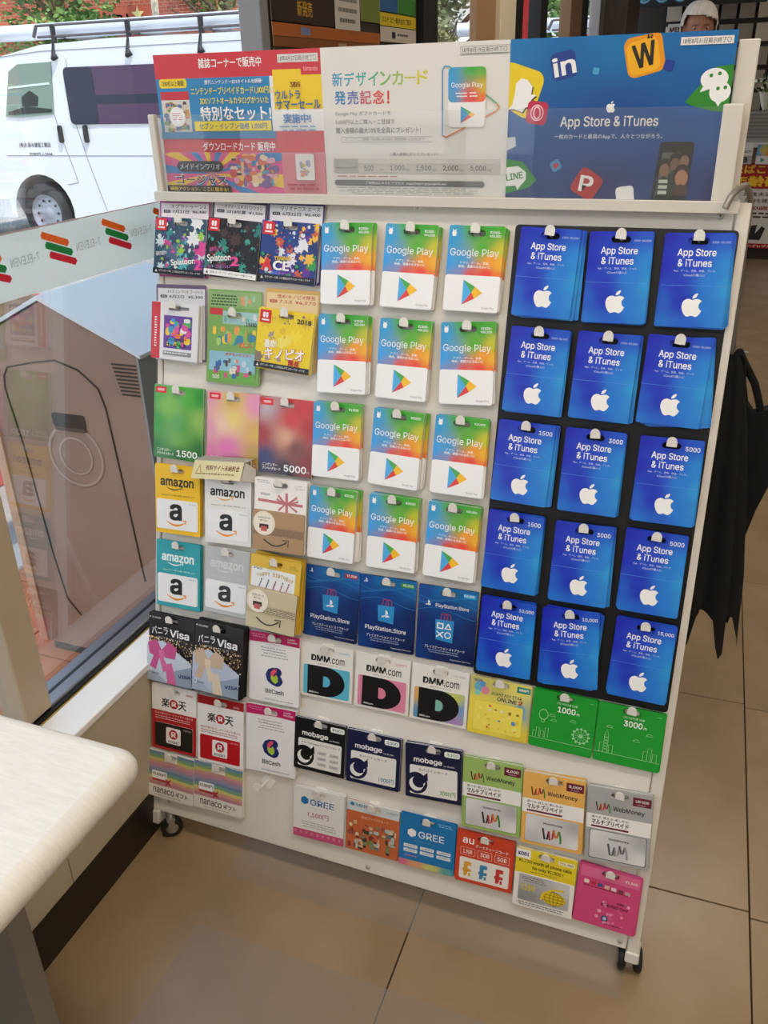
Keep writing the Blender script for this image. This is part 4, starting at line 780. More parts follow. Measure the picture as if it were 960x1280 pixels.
hang('c8', n_card([(-.05, .06, '#e8a8c0'), (.0, .05, '#e0b850'), (.045, .05, '#e890b8'), (.0, .02, '#ecd070'), (.045, .0, '#dcae50'), (-.05, 0, '#e8a0bc'), (-.02, .01, '#f0c8b0'), (-.01, -.03, '#e070b0'), (.045, -.04, '#b8923c'), (-.04, -.05, '#d878a8'), (0, -.06, '#a8507a')], '3000', '', 'pink_gold_print', 0), 'glossy pink and gold gift card above the yellow notice', 3, 'glossy game-credit cards on the third row')
hang('c9', n_card([(-.05, .06, '#c82028'), (-.04, .05, '#b8b0b8'), (.03, .05, '#cc1c24'), (.045, .02, '#b81820'), (.01, .03, '#d02830'), (0, 0, '#d8a080'), (-.05, 0, '#a81820'), (.02, -.02, '#7a3a34'), (-.04, -.04, '#20306c'), (.045, -.04, '#8a2028'), (0, -.06, '#1a1830'), (-.05, -.06, '#1a1c40')], '5000', '', 'red_navy_print', 0), 'glossy red gift card with navy foot', 3, 'glossy game-credit cards on the third row')
hang('c10', z_card('#f2c21c', '#2a2418', '#2a2418', edge='#e0b020'), 'yellow card with white lower panel and black letter a', 5, 'letter-a gift cards')
hang('c11', z_card('#eceae6', '#222222', '#e0a048', w=.0950, h=.1260), 'plain white card with black letter a, under the yellow notice', 5, 'letter-a gift cards', rlabel='white card behind the plain white letter-a card under the yellow notice')
hang('c12', ribbon_card(), 'white card with pink ribbon print and brown parcel-box lower half', 3, 'letter-a gift cards')
hang('c13', z_card('#2aa3ae', '#eaf6f6', '#eaf6f6', w=.0950, edge='#2a98a2'), 'teal card with white lower panel and black letter a', 3, 'letter-a gift cards')
hang('c14', z_card('#bfc2c2', '#d8dad8', '#d8dad8', ac='#2c2c2e', w=.0930, h=.1270), 'silver grey card with black letter a, beside teal one', 3, 'letter-a gift cards')
hang('c15', birthday_card(), 'gold birthday card with candles and beige parcel-box lower half', 5, 'letter-a gift cards', jit=2.6)
hang('c16', v_card('¥ 3,000', '#c8508c', '#d86aa0', '#c8d2e2'), 'black sparkling card with pink bow on gift box', 4, 'gift-box sparkle cards')
hang('c17', v_card('¥ 10,000', '#cdb49c', '#e0ceb6', '#b8c4d8'), 'black sparkling card with cream bow on gift box', 6, 'gift-box sparkle cards')
hang('c18', bit_card(), 'magenta-topped white card with spiral emblem, the upper one', 2, 'magenta-banded cards')
hang('c21', bit_card(), 'magenta-topped white card with spiral emblem, the lower one', 2, 'magenta-banded cards')
hang('c19', r_card(True), 'red and white card with a black plastic card on it, by window', 4, 'red letter-R cards')
hang('c20', r_card(False), 'white card with a red plastic card on it, above rainbow-striped cards', 3, 'red letter-R cards')
for k, t in (('c22', 'next to the window'), ('c23', 'beside the empty hook')):
    hang(k, nana_card(), 'rainbow-striped gift card at the bottom, ' + t, 5, 'rainbow-striped gift cards at the bottom of the rack')
hang('p1', ps_card('¥3,000', '#a8283c', False), 'navy card with shopping bag emblem and red price label', 3, 'navy shopping-bag cards')
hang('p2', ps_card('¥5,000', '#3a9440', False), 'navy card with shopping bag emblem and green price label', 3, 'navy shopping-bag cards')
hang('p3', ps_card('¥10,000', '', True), 'navy card with square, triangle, cross and circle emblem', 3, 'navy shopping-bag cards')
hang('d1', dm_card('2000円', ['#5cb8d4']), 'white card with huge black letter D on light blue', 1, 'big letter D cards', n0=.003)
hang('d2', dm_card('5000円', ['#e48aa8']), 'white card with huge black letter D on pink', 1, 'big letter D cards', n0=.003)
hang('d3', dm_card('1,500-50,000', ['#a0a0a0', 'x']), 'white card with huge black letter D on pastel rainbow', 1, 'big letter D cards', n0=.003)
hang('s1', pso_card(), 'pale yellow square card with small teal price label', 2, 'square cards under the black board', n0=.003)
hang('s2', green_card('1000', False), 'green card with balloon and ferris wheel drawing', 2, 'square cards under the black board', n0=.003)
hang('s3', green_card('3000', True), 'green card with tower drawing, beside the aisle', 2, 'square cards under the black board', n0=.003)
hang('m1', mo_card('#121212', '選べるギフト', '#333333', True), 'black card with moon emblem and six small amount boxes', 3, 'moon emblem cards')
hang('m2', mo_card('#151c44', '1000', '#2a88a0', False), 'navy moon-emblem card with teal amount lettering', 4, 'moon emblem cards')
hang('m3', mo_card('#131a3c', '3000', '#4a9a3a', False), 'navy moon-emblem card with green amount lettering', 4, 'moon emblem cards')
hang('e1', gr_white(), 'white card with blue hexagon emblem and pink foot band', 3, 'square cards on the lowest row', n0=.003)
hang('e2', gr_party(), 'orange card crowded with tiny coloured figures, lowest row', 3, 'square cards on the lowest row', n0=.003)
hang('e3', gr_blue(), 'bright blue card with white hexagon emblem and amount boxes', 3, 'square cards on the lowest row', n0=.003)
hang('x1', au_card(), 'orange-red card with three coloured block shapes on white', 3, 'square cards on the lowest row', n0=.003)
hang('x2', kd_card(), 'yellow and white phone card with gold globe print', 3, 'square cards on the lowest row', n0=.003)
hang('x3', pk_card(), 'hot pink card with pale dots, last on the lowest row', 3, 'square cards on the lowest row', n0=.003)
hang('w1', wm_card('#9cbc66', '#6aa63a', '2,000', '#6fae3a'), 'green-topped card with silver plastic card and zigzag emblem', 3, 'zigzag emblem cards')
hang('w2', wm_card('#e8b45c', '#e0a040', '5,000', '#e8a23a'), 'orange-topped card with silver plastic card and zigzag emblem', 3, 'zigzag emblem cards')
hang('w3', wm_card('#a9aaaa', '#555555', '1,500-50,000', '#3e4040'), 'grey-topped card with silver plastic card and zigzag emblem', 3, 'zigzag emblem cards')
# yellow folded notice lying over the white letter-a card
nt_ = empty('paper_notice', M=RM @ Matrix.Translation((0.140, 0.7265, 0.036)) @ Matrix.Rotation(math.radians(4), 4, 'Z'))
tag(nt_, 'pale yellow warning slip over the white letter-a card', 'notice')
d = Design(.100, .033, '#e9dfae', .0004, 0, slot=0); d.poly('print', '#b89a40', [(.06, .75), (.13, .2), (.2, .75)], [(.085, .68), (.175, .68), (.13, .32)]); d.text('print', '有料サイト未納料金', .26, .22, .94, .52, '#7a4a20', 'j', .03); d.lines('print', .2, .62, .95, .85, 1, '#a08a50')
sh = Matrix.Identity(4); sh[0][1] = 0.30
o = d.body.obj('slip', nt_); o.data.transform(sh)
for p in d.order: q = d.parts[p].obj('lettering', nt_); q.data.transform(sh)
c = MB(); c.add([(-.045, .016, 0), (.056, .016, 0), (.066, .022, -.018), (-.038, .022, -.018)], [(0, 1, 2, 3), (3, 2, 1, 0)], mat('#ddd9c8', .6)); c.add([(.045, -.016, -.002), (.056, .016, -.001), (.066, .003, -.020), (.064, -.022, -.020)], [(0, 1, 2, 3), (3, 2, 1, 0)], mat('#d6d3cc', .6)); c.obj('fold', nt_)
# ------------------------------------------------------------------ sign holder and posters on top of the rack
def plane(o, X, Y, Z): return Matrix(((X[0], Y[0], Z[0], o[0]), (X[1], Y[1], Z[1], o[1]), (X[2], Y[2], Z[2], o[2]), (0, 0, 0, 1)))
def facing_room(x, y, z): return plane((x, y, z), (1, 0, 0), (0, 0, 1), (0, -1, 0))       # readable from the camera's side
def facing_aisle(x, y, z): return plane((x, y, z), (0, 1, 0), (0, 0, 1), (1, 0, 0))       # on the window wall, readable from inside
ACR = glassmat('clear_acrylic', (0.985, 0.99, 0.99), 0.03, 0.035, (0.9, 0.9, 0.9))  # slight haze stands in for whitish glare over the posters
hold = empty('sign_holder', (0.46, 0.30, 1.20)); tag(hold, 'cream and clear acrylic sign holder along the top of the card rack', 'sign holder')
Hi = Matrix.Translation((-0.46, -0.30, -1.20))
def hp(mb, name): o = mb.obj(name, hold); o.matrix_local = Hi; return o
c = MB(); c.bbox((-0.006, 0.2795, 1.2136), (0.934, 0.318, 1.2148), PWf, 0.0008); hp(c, 'base_ledge')
c = MB(); c.bbox((-0.006, 0.275, 1.2015), (0.934, 0.2795, 1.2165), PWf, 0.0015); hp(c, 'front_lip')
c = MB(); c.bbox((-0.002, 0.280, 1.2150), (0.010, 0.292, 1.336), PWf, 0.002); hp(c, 'side_strip')
c = MB(); c.bbox((0.896, 0.280, 1.2150), (0.922, 0.292, 1.337), PWf, 0.002); hp(c, 'side_strip')
c = MB(); c.bbox((0.904, 0.302, 1.2150), (0.930, 0.312, 1.412), PWf, 0.002); hp(c, 'back_strip')
c = MB(); c.box((0.0, 0.3015, 1.2145), (0.904, 0.3035, 1.33), mat('#d8d6d0', .5)); hp(c, 'back_panel')
for a, b in ((0.010, 0.311), (0.312, 0.608), (0.609, 0.896)):
    c = MB(); c.box((a, 0.2845, 1.2145), (b, 0.2865, 1.335), ACR); hp(c, 'clear_pane')
# poster 1: red and blue
d = Design(.299, .208, '#d2363f', .0006, 0, slot=0, edge='#cccccc')
B = 'printed_panels'
d.rect(B, 0, .17, .70, .55, '#2c86bd'); d.rect(B, .70, .17, 1, .55, '#eeecea'); d.rect(B, .72, .13, 1, .40, '#f2cf1e'); d.rect(B, .885, .10, 1, .17, '#d2363f'); d.text('lettering', 'Nintendo', .90, .115, .98, .145, '#f2b0b0', 'i')
T = 'lettering'
d.text(T, '雑誌コーナーで販売中', .28, .035, .66, .105, W_, 'j', .02); d.rect(T, .755, .03, .985, .085, '#ddd9d4'); d.text(T, '18年8月27日掲示終了〇', .765, .04, .975, .075, '#4a4a4a')
d.rect(T, .02, .17, .195, .235, '#f0d21e', .015); d.text(T, '1200名以上掲載!', .035, .183, .18, .222, '#30302a', 'j', .02)
d.rect('catalogue_picture', .02, .26, .20, .56, '#ddd6cf'); d.rect('catalogue_picture', .02, .26, .20, .32, '#c8313a'); d.blocks('catalogue_picture', .02, .32, .20, .56, ['#7a9a5a', '#c89a5a', '#5a78a8', '#c85a5a', '#e0d0b0', '#4a4a4a'], 60, 3, .008, .02); d.disc('catalogue_picture', .115, .44, .05, W_, .05, n=24); d.lines('catalogue_picture', .08, .41, .15, .47, 4, '#d06a70')
d.text(T, '歴代ニンテンドー3DSタイトルを網羅!', .31, .185, .66, .215, W_, 'j', .015); d.text(T, 'ニンテンドープリペイドカード1,000円に', .22, .235, .72, .29, '#f3e03a', 'j', .02); d.text(T, '3DSソフトオールカタログがついた', .27, .305, .69, .355, '#f3e03a', 'j', .02)
d.text(T, '特別なセット!', .265, .37, .70, .47, W_, 'j', .03); d.rect(T, .22, .475, .695, .545, '#f3dc20'); d.text(T, 'セブン・イレブン価格 1,000円', .25, .487, .67, .535, '#1f5a94', 'j', .02)
d.text(T, '3DS', .82, .215, .88, .25, '#8a2a2a', 'i', .03); d.text(T, 'ウルトラ', .73, .27, .875, .33, '#2a62a8', 'j', .03); d.text(T, 'サマーセール', .73, .335, .99, .40, '#2a62a8', 'j', .03); d.text(T, '実施中!', .77, .43, .93, .495, '#2a72b8', 'j', .035); d.lines(T, .74, .51, .98, .56, 2, '#6a9ac8')
d.rect(B, 0, .55, .72, .60, '#2a7cb4'); d.text(T, 'ダウンロードカード 販売中', .26, .625, .71, .69, W_, 'j', .025)
d.rect(B, 0, .70, .745, 1, '#dc5a92'); d.rect(B, .745, .70, 1, 1, '#d8848c')
cx, cy = .30, .86
for k in range(14):
    a0, a1 = math.radians(k*360/14), math.radians((k+.5)*360/14); P = [(cx, cy)]
    for a in (a0, (a0+a1)/2, a1):
        tx = (.745-cx if math.cos(a) > 0 else cx)/max(abs(math.cos(a)), 1e-6); ty = (1-cy if math.sin(a) > 0 else cy-.70)/max(abs(math.sin(a)), 1e-6); t_ = min(tx, ty); P.append((cx+t_*math.cos(a), cy+t_*math.sin(a)))
    d.poly(B, ['#f0c83c', '#3a86c4'][k % 2], P)
d.blocks('crowd_print', .40, .70, .74, .97, ['#3a3a44', '#e8c890', '#e0a8b8', '#f0c060', '#7a5a98', '#d86a40', '#5a9ac0', '#e8d8c0', '#c84a50'], 90, 6, .008, .03)
d.rect(T, .08, .765, .38, .845, '#2b2b2f', .03); d.text(T, 'メイドインワリオ', .10, .785, .36, .828, '#b8c4c8', 'j', .02); d.text(T, 'ゴージャス', .06, .865, .40, .945, W_, 'j', .06); d.text(T, 'ゴージャス', .065, .87, .395, .94, '#3a3a40', 'j', .03)
d.rect(B, 0, .95, .42, 1, '#1a1a1c'); d.text(T, '瞬間アクション、ここに極まる!', .02, .96, .40, .992, '#e8c838', 'j', .02)
d.rect('catalogue_picture', .83, .71, .94, .90, '#e8e4e0', .01); d.blocks('catalogue_picture', .845, .74, .925, .88, ['#c8b860', '#88a8a0', '#d89878', '#a8a0c0'], 24, 5, .006, .015); d.lines(T, .77, .92, .98, .98, 2, '#b03040', .5)
f = d.build('poster', facing_room(.1615, .2975, 1.3190), 'red and blue game poster standing in the sign holder by the window', 'poster', None)
# poster 2: white
d = Design(.2965, .208, '#e4e0da', .0006, 0, slot=0, edge='#cccccc')
cols = ['#3a9ac0', '#3aa0b8', '#4aa8a0', '#5ab088', '#7ab860', '#a0c048', '#c8cc40', '#d8d040']
for i, ch in enumerate('新デザインカード'): d.text(T, ch, .06+i*.066, .165 if ch not in 'ー' else .205, .118+i*.066, .255 if ch not in 'ー' else .215, cols[i], 'j', .02)
for i, ch in enumerate('発売記念'): d.text(T, ch, .07+i*.071, .285, .132+i*.071, .375, ['#3a8ac0', '#6a78b8', '#c85a70', '#e04a48'][i], 'j', .02)
d.rect(T, .362, .29, .372, .35, '#e04038'); d.disc(T, .367, .365, .007, '#e04038', n=10)
d.text(T, 'Google Play ギフトカードを', .07, .42, .38, .455, '#8a8884', 'j', .01); d.text(T, '5,000円以上ご購入・ご登録で', .07, .475, .40, .51, '#8a8884', 'j', .01); d.text(T, '購入金額の最大10%を全員にプレゼント!', .07, .53, .54, .57, '#7a7874', 'j', .012)
d.line(T, [(.10, .595), (.60, .595), (.60, .63), (.10, .63), (.10, .595)], .0025, '#a8a6a2'); d.text(T, 'キャンペーン期間: 7.23(月)~8.19(日)  登録期限 8.22(水)まで', .12, .602, .56, .623, '#8a8884')
d.text(T, 'ご購入金額に応じてプレゼント!', .37, .70, .63, .725, '#6a6864'); d.rect(B, .05, .745, .96, .78, '#d4d0c8'); d.rect(B, .05, .782, .96, .845, '#c9c5bd'); d.rect(B, .05, .745, .19, .845, '#b4b0a8')
for i, t in enumerate(('500', '1,000', '1,500', '2,000', '5,000')): d.text(T, t, .225+i*.145, .79, .225+i*.145+(.05 if i == 0 else .08), .83, '#3a3a3a', 'i', .005); d.text(T, '円分', .31+i*.145, .812, .335+i*.145, .83, '#6a6a6a')
d.text(T, 'Google Playギフトコードを', .06, .80, .18, .815, '#5a5a5a'); d.lines(T, .06, .86, .45, .88, 1, '#c87a7a'); d.rect(B, .05, .895, .88, .935, '#6d6b68', .015); d.text(T, 'ご登録はこちらにアクセス  https://sejpro.jp/google42.asp/', .23, .905, .68, .926, W_); d.lines(T, .05, .945, .87, .995, 4, '#a8a6a2', .35)
d.rect(T, .745, .03, .985, .075, '#d8d4cc'); d.line(T, [(.745, .03), (.985, .03), (.985, .075), (.745, .075), (.745, .03)], .002, '#7a7874'); d.text(T, '18年8月19日掲示終了〇', .755, .037, .975, .068, '#5a5a58')
tri = [(.655, .17), (.665, .145), (.69, .15), (.93, .385), (.945, .41), (.93, .435), (.675, .60), (.655, .59), (.655, .17)]
for i in range(len(tri)-1): d.line('triangle_outline', [tri[i], tri[i+1]], .006, ['#4aa0c8', '#4aa0c8', '#5ab070', '#e0a030', '#e0a030', '#e07a30', '#c85060', '#4a90c8'][i])
x0, x1, y0, y1 = .685, .875, .155, .535
d.rect('card_picture', x0, y0, x1, y1, '#f2f0ee', .02); gg = gradmat('pictured_rainbow', [(.058, .072, '#3aa0d0'), (.058, .05, '#3ea0e0'), (.06, .03, '#58a0d0'), (.09, .072, '#3fae3a'), (.11, .07, '#5cb43a'), (.11, .045, '#d8b830'), (.11, .03, '#f0703a'), (.09, .032, '#e85048')], 3, .4); d.rect('card_picture', x0, y0, x1, .375, gg, .02)
d.text('card_picture', 'Google Play', .70, .25, .86, .29, W_, 'i', .01); d.lines('card_picture', .72, .31, .84, .35, 2, W_)
d.poly('card_picture', '#4fa3da', [(.75, .40), (.79, .455), (.75, .51)]); d.poly('card_picture', '#4caf50', [(.75, .40), (.805, .44), (.79, .455)]); d.poly('card_picture', '#e3413c', [(.75, .51), (.79, .455), (.805, .47)]); d.poly('card_picture', '#fbc32a', [(.79, .455), (.805, .44), (.825, .455), (.805, .47)])
d.build('poster', facing_room(.4595, .2965, 1.3190), 'white poster with rainbow-coloured headline standing in the middle of the sign holder', 'poster', None)
# poster 3: blue with app tiles
gb = gradmat('blue_poster_print', [(-.15, .10, '#0c74b4'), (0, .10, '#0c72b2'), (.15, .10, '#0f6cae'), (-.15, 0, '#1158a0'), (0, 0, '#124c94'), (.15, .0, '#1058a2'), (-.15, -.10, '#12306e'), (0, -.10, '#122c6a'), (.15, -.10, '#142c72')], 2.6, .35)
d = Design(.2975, .208, gb, .0006, 0, slot=0, edge='#335577')
def tile(x, y, s, c, rot, clip=True):
    P = rr(-s, -s, s, s, s*.42, 4); a = math.radians(rot); k = d.w/d.h
    return [(min(max(x+(px*math.cos(a)-py*math.sin(a)), 0), 1), min(max(y+(px*math.sin(a)+py*math.cos(a))*k, 0), 1)) for px, py in P]
A_ = 'app_tile'
A_ = 'app_tile#1'; d.poly(A_, '#203f8c', tile(.255, .165, .058, 0, -12)); d.text(A_, 'in', .205, .11, .31, .225, W_, 'i', .035, 12)
A_ = 'app_tile#2'; d.poly(A_, '#e8960e', tile(.615, .12, .083, 0, -14)); d.poly(A_, '#f2b21a', tile(.61, .13, .068, 0, -14)); d.text(A_, 'W', .565, .05, .665, .19, '#231f1c', 'i', .04, 14); d.text(A_, 'R', .62, .005, .645, .03, '#231f1c', 'i', .03)
A_ = 'app_tile#3'; d.poly(A_, '#eccf12', tile(.045, .31, .105, 0, 18)); P = [(0, .43), (.02, .40), (.03, .34), (.035, .27), (.06, .24), (.09, .25), (.115, .29), (.11, .34), (.135, .345), (.11, .375), (.12, .41), (.085, .42), (.07, .45), (.03, .43)]; d.poly(A_, '#3a3420', [(x+.004 if x > 0 else 0, y+.004) for x, y in P]); d.poly(A_, W_, [(max(x-.002, 0), y-.004) for x, y in P])
A_ = 'app_tile#4'; d.poly(A_, '#c42a4c', tile(.14, .45, .050, 0, 8)); d.disc(A_, .14, .45, .032, '#f0c8d0', .036, .027, 24); d.disc(A_, .14, .45, .018, '#f0c8d0', .03, .013, 20)
A_ = 'app_tile#5'; d.poly(A_, '#2f8a2c', [(.81, .40), (.845, .34), (.93, .20), (1, .19), (1, .46), (.93, .455), (.84, .42)])
def bubble(x, y, rx, ry, tail): d.poly(A_, W_, [(x+rx*math.cos(math.radians(t)), y+ry*math.sin(math.radians(t))) for t in range(0, 360, 15)]); d.poly(A_, W_, tail)
bubble(.925, .27, .058, .062, [(.885, .30), (.915, .325), (.87, .345)]); bubble(.955, .345, .045, .06, [(.93, .38), (.97, .39), (.955, .43)])
for x, y in ((.91, .25), (.945, .24), (.945, .325), (.975, .32)): d.disc(A_, x, y, .008, '#2f8a2c', n=10)
A_ = 'app_tile#6'; d.poly(A_, '#2f8c30', [(0, .745), (.08, .76), (.155, .88), (.12, .93), (.0, .975)]); d.poly(A_, W_, [(0, .80), (.06, .79), (.10, .83), (.10, .88), (.075, .92), (.06, .95), (.05, .92), (0, .925)]); d.text(A_, 'LINE', 0.0, .835, .085, .88, '#2f8c30', 'i', .04, 10)
A_ = 'app_tile#7'; d.poly(A_, '#b32a30', tile(.40, .905, .062, 0, 32)); d.text(A_, 'P', .365, .85, .43, .955, W_, 'i', .035, -8); d.poly(A_, W_, tile(.585, .975, .042, 0, -8)); A_ = 'app_tile#8'; d.poly(A_, '#cfd4d8', [(0, .605), (.04, .60), (.045, .66), (0, .69)])
A_ = 'app_tile#9'; d.poly(A_, '#4aa4d0', tile(.405, .205, .014, 0, 10)); A_ = 'app_tile#10'; d.poly(A_, '#1a3a94', tile(.725, .185, .022, 0, 12)); A_ = 'app_tile#11'; d.poly(A_, '#4a90c8', tile(.245, .785, .024, 0, -30)); d.poly(A_, '#c03040', [(.235, .77), (.245, .775), (.255, .765), (.26, .785), (.245, .81), (.232, .79)])
d.path('fruit_emblem', FRUIT, .465, .385, .505, .455, W_)
d.text(T, 'App Store & iTunes', .255, .475, .705, .555, W_, 'i', .02); d.text(T, '一枚のカードと最高のAppで、人々とつながろう。', .23, .585, .73, .62, '#dfe6f2', 'j', .01)
d.rect(T, .765, .03, .985, .075, '#e4e2de'); d.text(T, '18年8月31日掲示終了〇', .775, .037, .975, .068, '#3a3a3a', 'j', .01)
d.poly('phone_picture', '#17161a', [(.705, 1), (.725, .65), (.74, .635), (.865, .635), (.875, .65), (.865, 1)]); d.poly('phone_picture', '#59625a', [(.725, .97), (.74, .70), (.86, .70), (.85, .97)])
for x, y, s_, c_ in ((.755, .80, .026, '#8a6a58'), (.80, .765, .026, '#7a5e50'), (.84, .745, .024, '#8a6a5a'), (.835, .85, .034, '#b08068')):
    d.disc('phone_picture', x, y-.02, s_*1.05, '#2a221e', s_*1.2, n=14); d.disc('phone_picture', x, y+.01, s_*.85, c_, s_*1.1, n=14); d.poly('phone_picture', '#2c3a34' if s_ < .03 else '#4a3a38', [(x-s_, min(.97, y+.07)), (x, y+.045), (x+s_, min(.97, y+.07)), (x+s_, .97), (x-s_, .97)])
for y in (.87, .905, .94): d.rect('phone_picture', .735, y, .775, y+.022, '#c8ccc4')
d.build('poster', facing_room(.7535, .2955, 1.3190), 'blue poster with scattered app tiles and a phone picture, in the sign holder', 'poster', None)
# ------------------------------------------------------------------ umbrella and bag at the rack's aisle side
FAB = noisy('#030304', '#0a0a0c', 40, 0.95, 0, 'black_fabric', 4, .2)
um = empty('umbrella', (0.955, 0.365, 0.46)); tag(um, 'closed black umbrella hanging by its grey crook handle from the rack corner', 'umbrella')
um_i = Matrix.Translation((-0.955, -0.365, -0.46))
def up(mb, name, par=um, inv=um_i): o = mb.obj(name, par); o.matrix_local = inv; return o
c = MB(); n = 72; prof = [(.985, .010), (.965, .017), (.93, .024), (.87, .034), (.78, .045), (.69, .054), (.60, .062), (.535, .068)]; vs = []
for i, (z, r) in enumerate(prof):
    for k in range(n):
        a = 2*math.pi*k/n; w = 1 + (.10+.16*i/7)*math.cos(8*a+.6) + .03*math.sin(23*a)
        zz = z - (0.075*max(0, math.cos(8*a+.6))**1.0 if i == 7 else 0) + (.012*math.sin(3*a) if i == 7 else 0)
        vs.append((.955+r*w*math.cos(a), .365+r*w*math.sin(a)*.8, zz))
c.add(vs, [(i*n+k, i*n+(k+1) % n, (i+1)*n+(k+1) % n, (i+1)*n+k) for i in range(7) for k in range(n)], FAB, True); up(c, 'canopy')
c = MB(); c.tube([(.955, .365, .50), (.955, .365, .99), (.952, .362, 1.10), (.949, .356, 1.170)], .0035, mat('#8d8c8a', .35, .8), 8); up(c, 'shaft')
c = MB(); c.tube([(.949, .357, 1.165), (.949, .350, 1.200), (.945, .336, 1.222), (.938, .310, 1.2345), (.929, .282, 1.2325), (.921, .267, 1.224), (.916, .262, 1.2095)], .0045, mat('#8f8a80', .3, .3), 10); up(c, 'crook_handle')
c = MB(); c.tube([(.955, .365, .47), (.955, .365, .52)], .004, mat('#8d8c8a', .35, .8), 8); up(c, 'tip')
bagt = empty('bag', (1.01, 0.44, 0.57)); tag(bagt, 'small black cloth bag with strap hanging beside the umbrella', 'bag')
bi = Matrix.Translation((-1.01, -0.44, -0.57))
c = MB(); Pf = [(.990, .885), (1.004, .868), (1.030, .880), (1.036, .82), (1.047, .745), (1.034, .698), (1.020, .62), (1.012, .572), (.995, .60), (.985, .70), (.982, .80)]
Mb = Matrix(((1, 0, 0, 0), (0, 0, -1, .455), (0, 1, 0, 0), (0, 0, 0, 1))); c.prism([Pf], 0, .028, FAB, None, Mb); up(c, 'cloth_body', bagt, bi)
c = MB(); c.tube([(.966, .372, .985), (.974, .41, .962), (.984, .438, .940), (.998, .436, .918), (1.010, .436, .885), (1.016, .436, .862)], .0065, FAB, 8); c.tube([(.974, .41, .958), (.980, .445, .915), (.99, .446, .875)], .0055, FAB, 8); up(c, 'strap', bagt, bi)
c = MB(); c.tube([(.970, .44, .930), (.978, .44, .968)], .004, mat('#a09c96', .4, .3), 8); up(c, 'strap_buckle', bagt, bi)
# ------------------------------------------------------------------ counter along the window
TOPM = noisy('#e3ddd0', '#ece7dc', 14, 0.38, 0, 'pale_woodgrain_laminate', 5, 0.06, .3, .7, (3, 22, 3))
ct = empty('window_counter', (0.15, -1.6, 0)); tag(ct, 'pale wood-grain counter top with rounded edge beside the window', 'counter')
ci = Matrix.Translation((-0.15, 1.6, 0))
def cp(mb, name): o = mb.obj(name, ct); o.matrix_local = ci; return o
c = MB(); z0, z1, R = .660, .700, .020; prof = [(z0+R-R*math.cos(math.radians(a)), R-R*math.sin(math.radians(a))) for a in range(0, 181, 20)]; loops = [rr(-.085+ins, -3.45+ins, .387-ins, -.438-ins, max(.028-ins*.6, .004), 5) for _, ins in prof]
vs = []; m_ = len(loops[0])
for (z, _), l in zip(prof, loops): vs += [(x, y, z) for x, y in l]
c.add(vs, [(i*m_+k, i*m_+(k+1) % m_, (i+1)*m_+(k+1) % m_, (i+1)*m_+k) for i in range(len(prof)-1) for k in range(m_)], TOPM, True); c.add(vs[-m_:], [tuple(range(m_))], TOPM); c.add(vs[:m_], [tuple(range(m_-1, -1, -1))], TOPM); cp(c, 'counter_top')
for y in (-.605, -1.9, -3.2):
    c = MB(); c.bbox((XK+.005, y, 0), (.300, y+.03, .66), mat('#7d776d', .5), .002); cp(c, 'support_panel')
# two thin translucent strips, slightly paler than the floor
FSTRIP = glassmat('pale_floor_strip', (1, 1, 1), .012, .08, (.95, .88, .80), .4, 0.0)
for (a, b, lb) in (((.182, -.054, 0), (.93, .16, .0), 'pale translucent strip on the floor under the card rack'), ((.189, -1.6, 0), (.85, -.168, 0), 'pale translucent strip on the floor beside the counter')):
    c = MB(); c.box(a, (b[0], b[1], .0007), FSTRIP); tag(c.obj('floor_strip'), lb, 'floor film')
# ------------------------------------------------------------------ band of stickers on the shop window
STK = glassmat('milky_sticker_film', (.9, .95, .93), .03, .72, (.86, .92, .90), .3)
c = MB(); c.box((-0.1238, -.11, 1.078), (-0.1230, .90, 1.176), STK); c.box((-0.1239, -.11, 1.1765), (-0.1231, .90, 1.1785), mat('#b9a8a6', .6))
sb = c.obj('window_sticker_band'); tag(sb, 'milky film band across the shop window with faint reversed lettering', 'window sticker')
for i in range(6):
    y0 = -.040 + i*.1575
    for j, (cl, dz) in enumerate((('#ef6a1a', 0), ('#128a44', -.0165), ('#d8203c', -.033))):
        a = (y0 + .006*j, 1.164 + dz); b = (a[0] + .058, a[1] - .021); P = []; w = .0058; dy, dzv = b[0]-a[0], b[1]-a[1]; L_ = math.hypot(dy, dzv); nx, nz = -dzv/L_*w, dy/L_*w
        P = [(a[0]+nx, a[1]+nz), (a[0]-.003, a[1]), (a[0]-nx, a[1]-nz), (b[0]-nx, b[1]-nz), (b[0]+.004, b[1]), (b[0]+nx, b[1]+nz)]
        m = MB(); m.add([(-.1226, y, z) for y, z in P], [tuple(range(6))], mat(cl, .5)); m.obj('coloured_stripe', sb)
    vs, fs = text_mesh('7-ELEVEN', 'i', 0); m = MB(); ty, tz, tw_, th_ = y0 + .0775, 1.126, .066, .013
    m.add([(-.1224, ty + (1-u)*tw_, tz + v*th_ + (1-u)*.001) for u, v, l in vs], fs, mat('#a8aba8', .6)); m.obj('lettering', sb)
